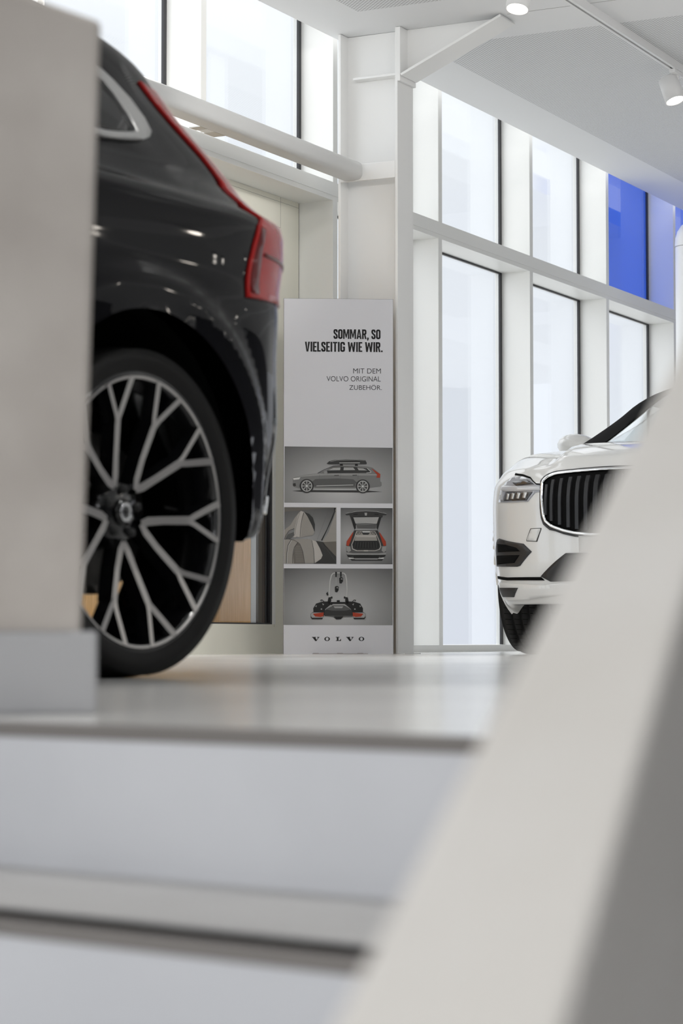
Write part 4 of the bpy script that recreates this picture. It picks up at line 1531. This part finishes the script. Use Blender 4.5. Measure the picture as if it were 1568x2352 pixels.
body_mesh(M['white_paint'], wcar, wcut)
liner(wcar)
underbody(wcar)
for wx in WHEELS:
    for sd in (1, -1):
        wheel(wcar, wx, sd, False, R=0.370, out=0.865)
VIS = 1     # lateral sign of the headlamp that shows at the left of the photo
mb = MB()
patch(mb, [(-1.56, 1.15), (-0.44, 1.15), (-0.46, 1.555), (-1.54, 1.555)], VIS, M['car_glass'], 0.004, 0.004, 0.04, 1.0)
mb.build('windscreen', wcar)
mb = MB()
patch(mb, [(1.5, 1.155), (2.5, 1.155), (2.48, 1.48), (1.52, 1.48)], VIS, M['car_glass'], 0.004, 0.004, 0.04, 1.0)
mb.build('rear_window', wcar)
for sd in (VIS, -VIS):
    mb = MB()
    patch(mb, [(0.08, 1.19), (0.985, 1.19), (0.985, 1.485), (0.30, 1.485)], sd, M['car_glass'], 0.004, 0.004, 0.04, 1.0)
    mb.build('side_window', wcar)
    mb = MB()     # black border of the windscreen along the pillar
    patch(mb, [(-0.53, 1.146), (-0.20, 1.146), (-0.10, 1.25), (-0.06, 1.575), (-0.50, 1.575)], sd, M['pitch'], 0.007, 0.01, 0.03, 1.0)
    mb.build('pillar_trim', wcar)
    # headlamp
    mb = MB()
    patch(mb, [(-.449, .774), (-.452, .80), (-.466, .838), (-.500, .872), (-.548, .903), (-.58, .897), (-.613, .892), (-.668, .877), (-.713, .845), (-.746, .839), (-.746, .809), (-.713, .806), (-.690, .780), (-.676, .763), (-.60, .764), (-.52, .768)], sd, M['lens'], 0.004, 0.014, 0.02, 1.0)
    hl = mb.build('headlamp', wcar)
    mb = MB()
    patch(mb, [(-.50, .776), (-.672, .768), (-.70, .808), (-.52, .822)], sd, M['lens_dark'], 0.0065, 0.004, 0.015, 1.0)
    patch(mb, [(-.56, .868), (-.66, .874), (-.705, .848), (-.60, .846)], sd, M['lens_dark'], 0.0065, 0.004, 0.015, 1.0)
    mb.build('lamp_housing', hl)
    mb = MB()
    patch(mb, [(-.470, .832), (-.53, .822), (-.742, .815), (-.742, .836), (-.60, .845), (-.475, .856)], sd, M['drl'], 0.0085, 0.005, 0.015, 1.0)
    patch(mb, [(-.462, .785), (-.490, .785), (-.492, .83), (-.470, .83)], sd, M['drl'], 0.0085, 0.005, 0.015, 1.0)
    mb.build('light_bar', hl)
    mb = MB()
    for kx in range(4):
        a0 = -.535 - kx * .038
        patch(mb, [(a0, .782), (a0 - .018, .780), (a0 - .026, .808), (a0 - .006, .812)], sd, M['satin'], 0.0095, 0.005, 0.012, 1.0)
    mb.build('reflector', hl)
    # side vent with its two recesses and a blade
    mb = MB()
    patch(mb, [(-.448, .590), (-.54, .573), (-.647, .555), (-.690, .514), (-.617, .447), (-.599, .443), (-.48, .447), (-.372, .452), (-.379, .535), (-.402, .572), (-.42, .586)], sd, M['blackplastic'], 0.004, 0.014, 0.02, 1.0)
    vt = mb.build('bumper_vent', wcar)
    mb = MB()
    patch(mb, [(-.42, .565), (-.52, .556), (-.60, .538), (-.625, .518), (-.42, .522)], sd, M['pitch'], 0.0055, 0.003, 0.02, 1.0)
    patch(mb, [(-.40, .506), (-.62, .500), (-.58, .462), (-.39, .459)], sd, M['pitch'], 0.0055, 0.003, 0.02, 1.0)
    mb.build('vent_recess', vt)
    # tow eye cover outline
    mb = MB()
    tw = [(-.692, .626), (-.738, .626), (-.737, .618), (-.716, .565), (-.668, .570), (-.668, .578)]
    patch(mb, [(p[0] + (0.004 if p[0] > -.70 else -0.004), p[1] + (0.003 if p[1] > .6 else -0.003)) for p in tw], sd, M['blackplastic'], 0.0016, 0.004, 0.015, 1.0)
    tc_ = mb.build('tow_cover', wcar)
    mb = MB()
    patch(mb, tw, sd, M['white_paint'], 0.0030, 0.004, 0.015, 1.0)
    mb.build('cover_panel', tc_)
    # small grille in the skirt, dark slot above the skirt
    mb = MB()
    patch(mb, [(-.388, .346), (-.589, .341), (-.538, .298), (-.407, .301)], sd, M['blackplastic'], 0.0155, 0.018, 0.02, 1.0)
    mb.build('skirt_vent', wcar)
    mb = MB()
    patch(mb, [(-.362, .403), (-.50, .392), (-.725, .388), (-.74, .372), (-.50, .378), (-.36, .390)], sd, M['pitch'], 0.004, 0.012, 0.02, 1.0)
    mb.build('bumper_slot', wcar)
    # dark joint line between bonnet and lamp
    mb = MB()
    patch(mb, [(-.536, .917), (-.61, .904), (-.666, .887), (-.712, .852), (-.742, .848), (-.742, .843), (-.713, .846), (-.668, .880), (-.613, .896), (-.54, .908)], sd, M['pitch'], 0.0035, 0.006, 0.02, 1.0)
    mb.build('bonnet_gap', wcar)
    # mirror
    mb = MB()
    for (r0, m_) in ((1.0, M['white_paint']),):
        vs, fs = [], []
        for i in range(13):
            for j in range(24):
                ph_, th2 = PI * i / 12, 2 * PI * j / 24
                sx_ = math.sin(ph_) * math.cos(th2)
                sz_ = math.sin(ph_) * math.sin(th2)
                sy_ = math.cos(ph_)
                vs.append((2.0 + 0.085 * sx_ * (1.0 if sx_ < 0 else 0.55), sd * (0.93 + 0.115 * sy_), 1.20 + 0.065 * sz_ * (1.0 + 0.15 * sy_)))
        for i in range(12):
            for j in range(24):
                j2 = (j + 1) % 24
                fs.append((i * 24 + j, i * 24 + j2, (i + 1) * 24 + j2, (i + 1) * 24 + j))
        mb.add(vs, fs, m_, True)
    mr = mb.build('wing_mirror', wcar)
    mb = MB()
    mb.tube([(1.98, sd * 0.80, 1.13), (1.99, sd * 0.84, 1.145), (2.0, sd * 0.88, 1.165)], 0.022, M['blackplastic'], 10)
    mb.build('mirror_stalk', mr)

GR = [(-.746, .848), (-.752, .866), (-.763, .879), (-.78, .888), (-.80, .893), (-.865, .899), (-.936, .904), (-1.0, .906)]
GB = [(-1.0, .588), (-.92, .591), (-.874, .600), (-.835, .614), (-.79, .637), (-.766, .662), (-.757, .692), (-.752, .744)]
outline = GR + [(-2 - a_, z_) for a_, z_ in GR[::-1][1:]] + [(-2 - a_, z_) for a_, z_ in GB[::-1]][0:] + GB[1:]
mb = MB()
patch(mb, outline, VIS, M['pitch'], 0.003, 0.010, 0.025, 1.0)
grille = mb.build('grille', wcar)
mb = MB()
dens = []
for i in range(len(outline)):
    p, q = outline[i], outline[(i + 1) % len(outline)]
    for j in range(3):
        dens.append((p[0] + (q[0] - p[0]) * j / 3, p[1] + (q[1] - p[1]) * j / 3))
ring = spt(np.array([p[0] for p in dens]), np.array([p[1] for p in dens]), VIS, 0.010).tolist()
mb.tube(ring, 0.0085, M['chrome'], 8, closed=True)
tag(mb.build('grille_frame', grille), 'chrome frame of the grille')
mb = MB()
ring = [(p[0] * 1.0 + (0.010 if p[0] > -1 else -0.010) * (1 if abs(p[0] + 1) > .2 else 0), p[1] + (0.013 if p[1] > .75 else -0.013)) for p in dens]
ring3 = spt(np.array([p[0] for p in ring]), np.array([p[1] for p in ring]), VIS, 0.002).tolist()
mb.tube(ring3, 0.007, M['blackplastic'], 8, closed=True)
mb.build('grille_surround', grille)
for A_ in (-.766, -.79, -.822, -.853, -.881, -.908, -.934, -.958, -.982, -1.018, -1.042, -1.066, -1.092, -1.119, -1.147, -1.178, -1.21, -1.234):
    a1 = A_ if A_ > -1 else -2 - A_
    zt = float(np.interp(-a1, [.76, .79, .86, 1.0], [.835, .862, .872, .882]))
    zb = float(np.interp(-a1, [.76, .79, .835, .874, .92, 1.0], [.70, .662, .634, .620, .611, .608]))
    zz = np.linspace(zb, zt, 9)
    c_ = spt(np.full(9, A_), zz, VIS, 0.012)
    l_ = spt(np.full(9, A_ - .0075), zz, VIS, 0.004)
    r_ = spt(np.full(9, A_ + .0075), zz, VIS, 0.004)
    l2 = spt(np.full(9, A_ - .0055), zz, VIS, 0.012)
    r2 = spt(np.full(9, A_ + .0055), zz, VIS, 0.012)
    mb = MB()
    vs = []
    for i in range(9):
        vs += [l_[i].tolist(), l2[i].tolist(), r2[i].tolist(), r_[i].tolist()]
    fs = []
    for i in range(8):
        for j in range(3):
            fs.append((i * 4 + j, i * 4 + j + 1, (i + 1) * 4 + j + 1, (i + 1) * 4 + j))
    fs += [(0, 1, 2, 3), (35, 34, 33, 32)]
    mb.add(vs, fs, M['bar'])
    mb.build('grille_bar', grille)
mb = MB()     # raised lower lip of the bumper
SK = [(-.385, .372), (-.50, .366), (-.735, .350), (-.80, .358), (-1.0, .358)]
SB = [(-1.0, .300), (-.80, .300), (-.63, .281), (-.45, .279), (-.385, .300)]
patch(mb, SK + [(-2 - a_, z_) for a_, z_ in SK[::-1][1:]] + [(-2 - a_, z_) for a_, z_ in SB[::-1]] + SB[1:], VIS, M['white_paint'], 0.012, 0.02, 0.02, 1.0)
mb.build('bumper_lip', wcar)
mb = MB()     # lower intake and number plate recess
patch(mb, [(-.725, .392), (-.839, .502), (-1.161, .502), (-1.275, .392), (-1.233, .365), (-.767, .365)], VIS, M['blackplastic'], 0.004, 0.012, 0.025, 1.0)
mb.build('lower_intake', wcar)
mb = MB()
patch(mb, [(-.886, .585), (-1.114, .585), (-1.114, .506), (-.886, .506)], VIS, mat('plate_holder', (0.55, 0.55, 0.54), 0.5), 0.010, 0.012, 0.025, 1.0)
mb.build('plate_holder', wcar)
mb = MB()     # dashboard and seats behind the windscreen
mb.box((1.45, -0.68, 0.80), (0.35, 0, 0), (0, 1.36, 0), (0, 0, 0.30), M['blackplastic'])
mb.build('dashboard', wcar, 0.03)
for sy_ in (-0.37, 0.37):
    mb = MB()
    mb.box((2.35, sy_ - 0.25, 0.55), (0.14, 0, 0), (0, 0.5, 0), (0.12, 0, 0.62), M['interior'])
    mb.box((2.50, sy_ - 0.13, 1.20), (0.10, 0, 0), (0, 0.26, 0), (0.02, 0, 0.17), M['interior'])
    mb.build('car_seat', wcar, 0.03)

# ------------------------------------------------------------------ spotlights further along the hall ceiling (they glint in the dark car's flank)
HL = 'small white spotlight on the far hall ceiling, seen as a glint in the dark car'
for k, (x, y) in enumerate(((8.2, 7.2), (8.9, 8.6), (9.6, 10.0), (9.9, 10.5), (10.9, 11.6), (11.3, 12.2), (7.4, 8.8), (9.0, 12.0))):
    q = Vector((x, y, 0)) - W0
    root = spot(q.dot(U), q.dot(NR), (-0.62, -0.30, -0.62), HL, 'hall spotlights', 2.0)
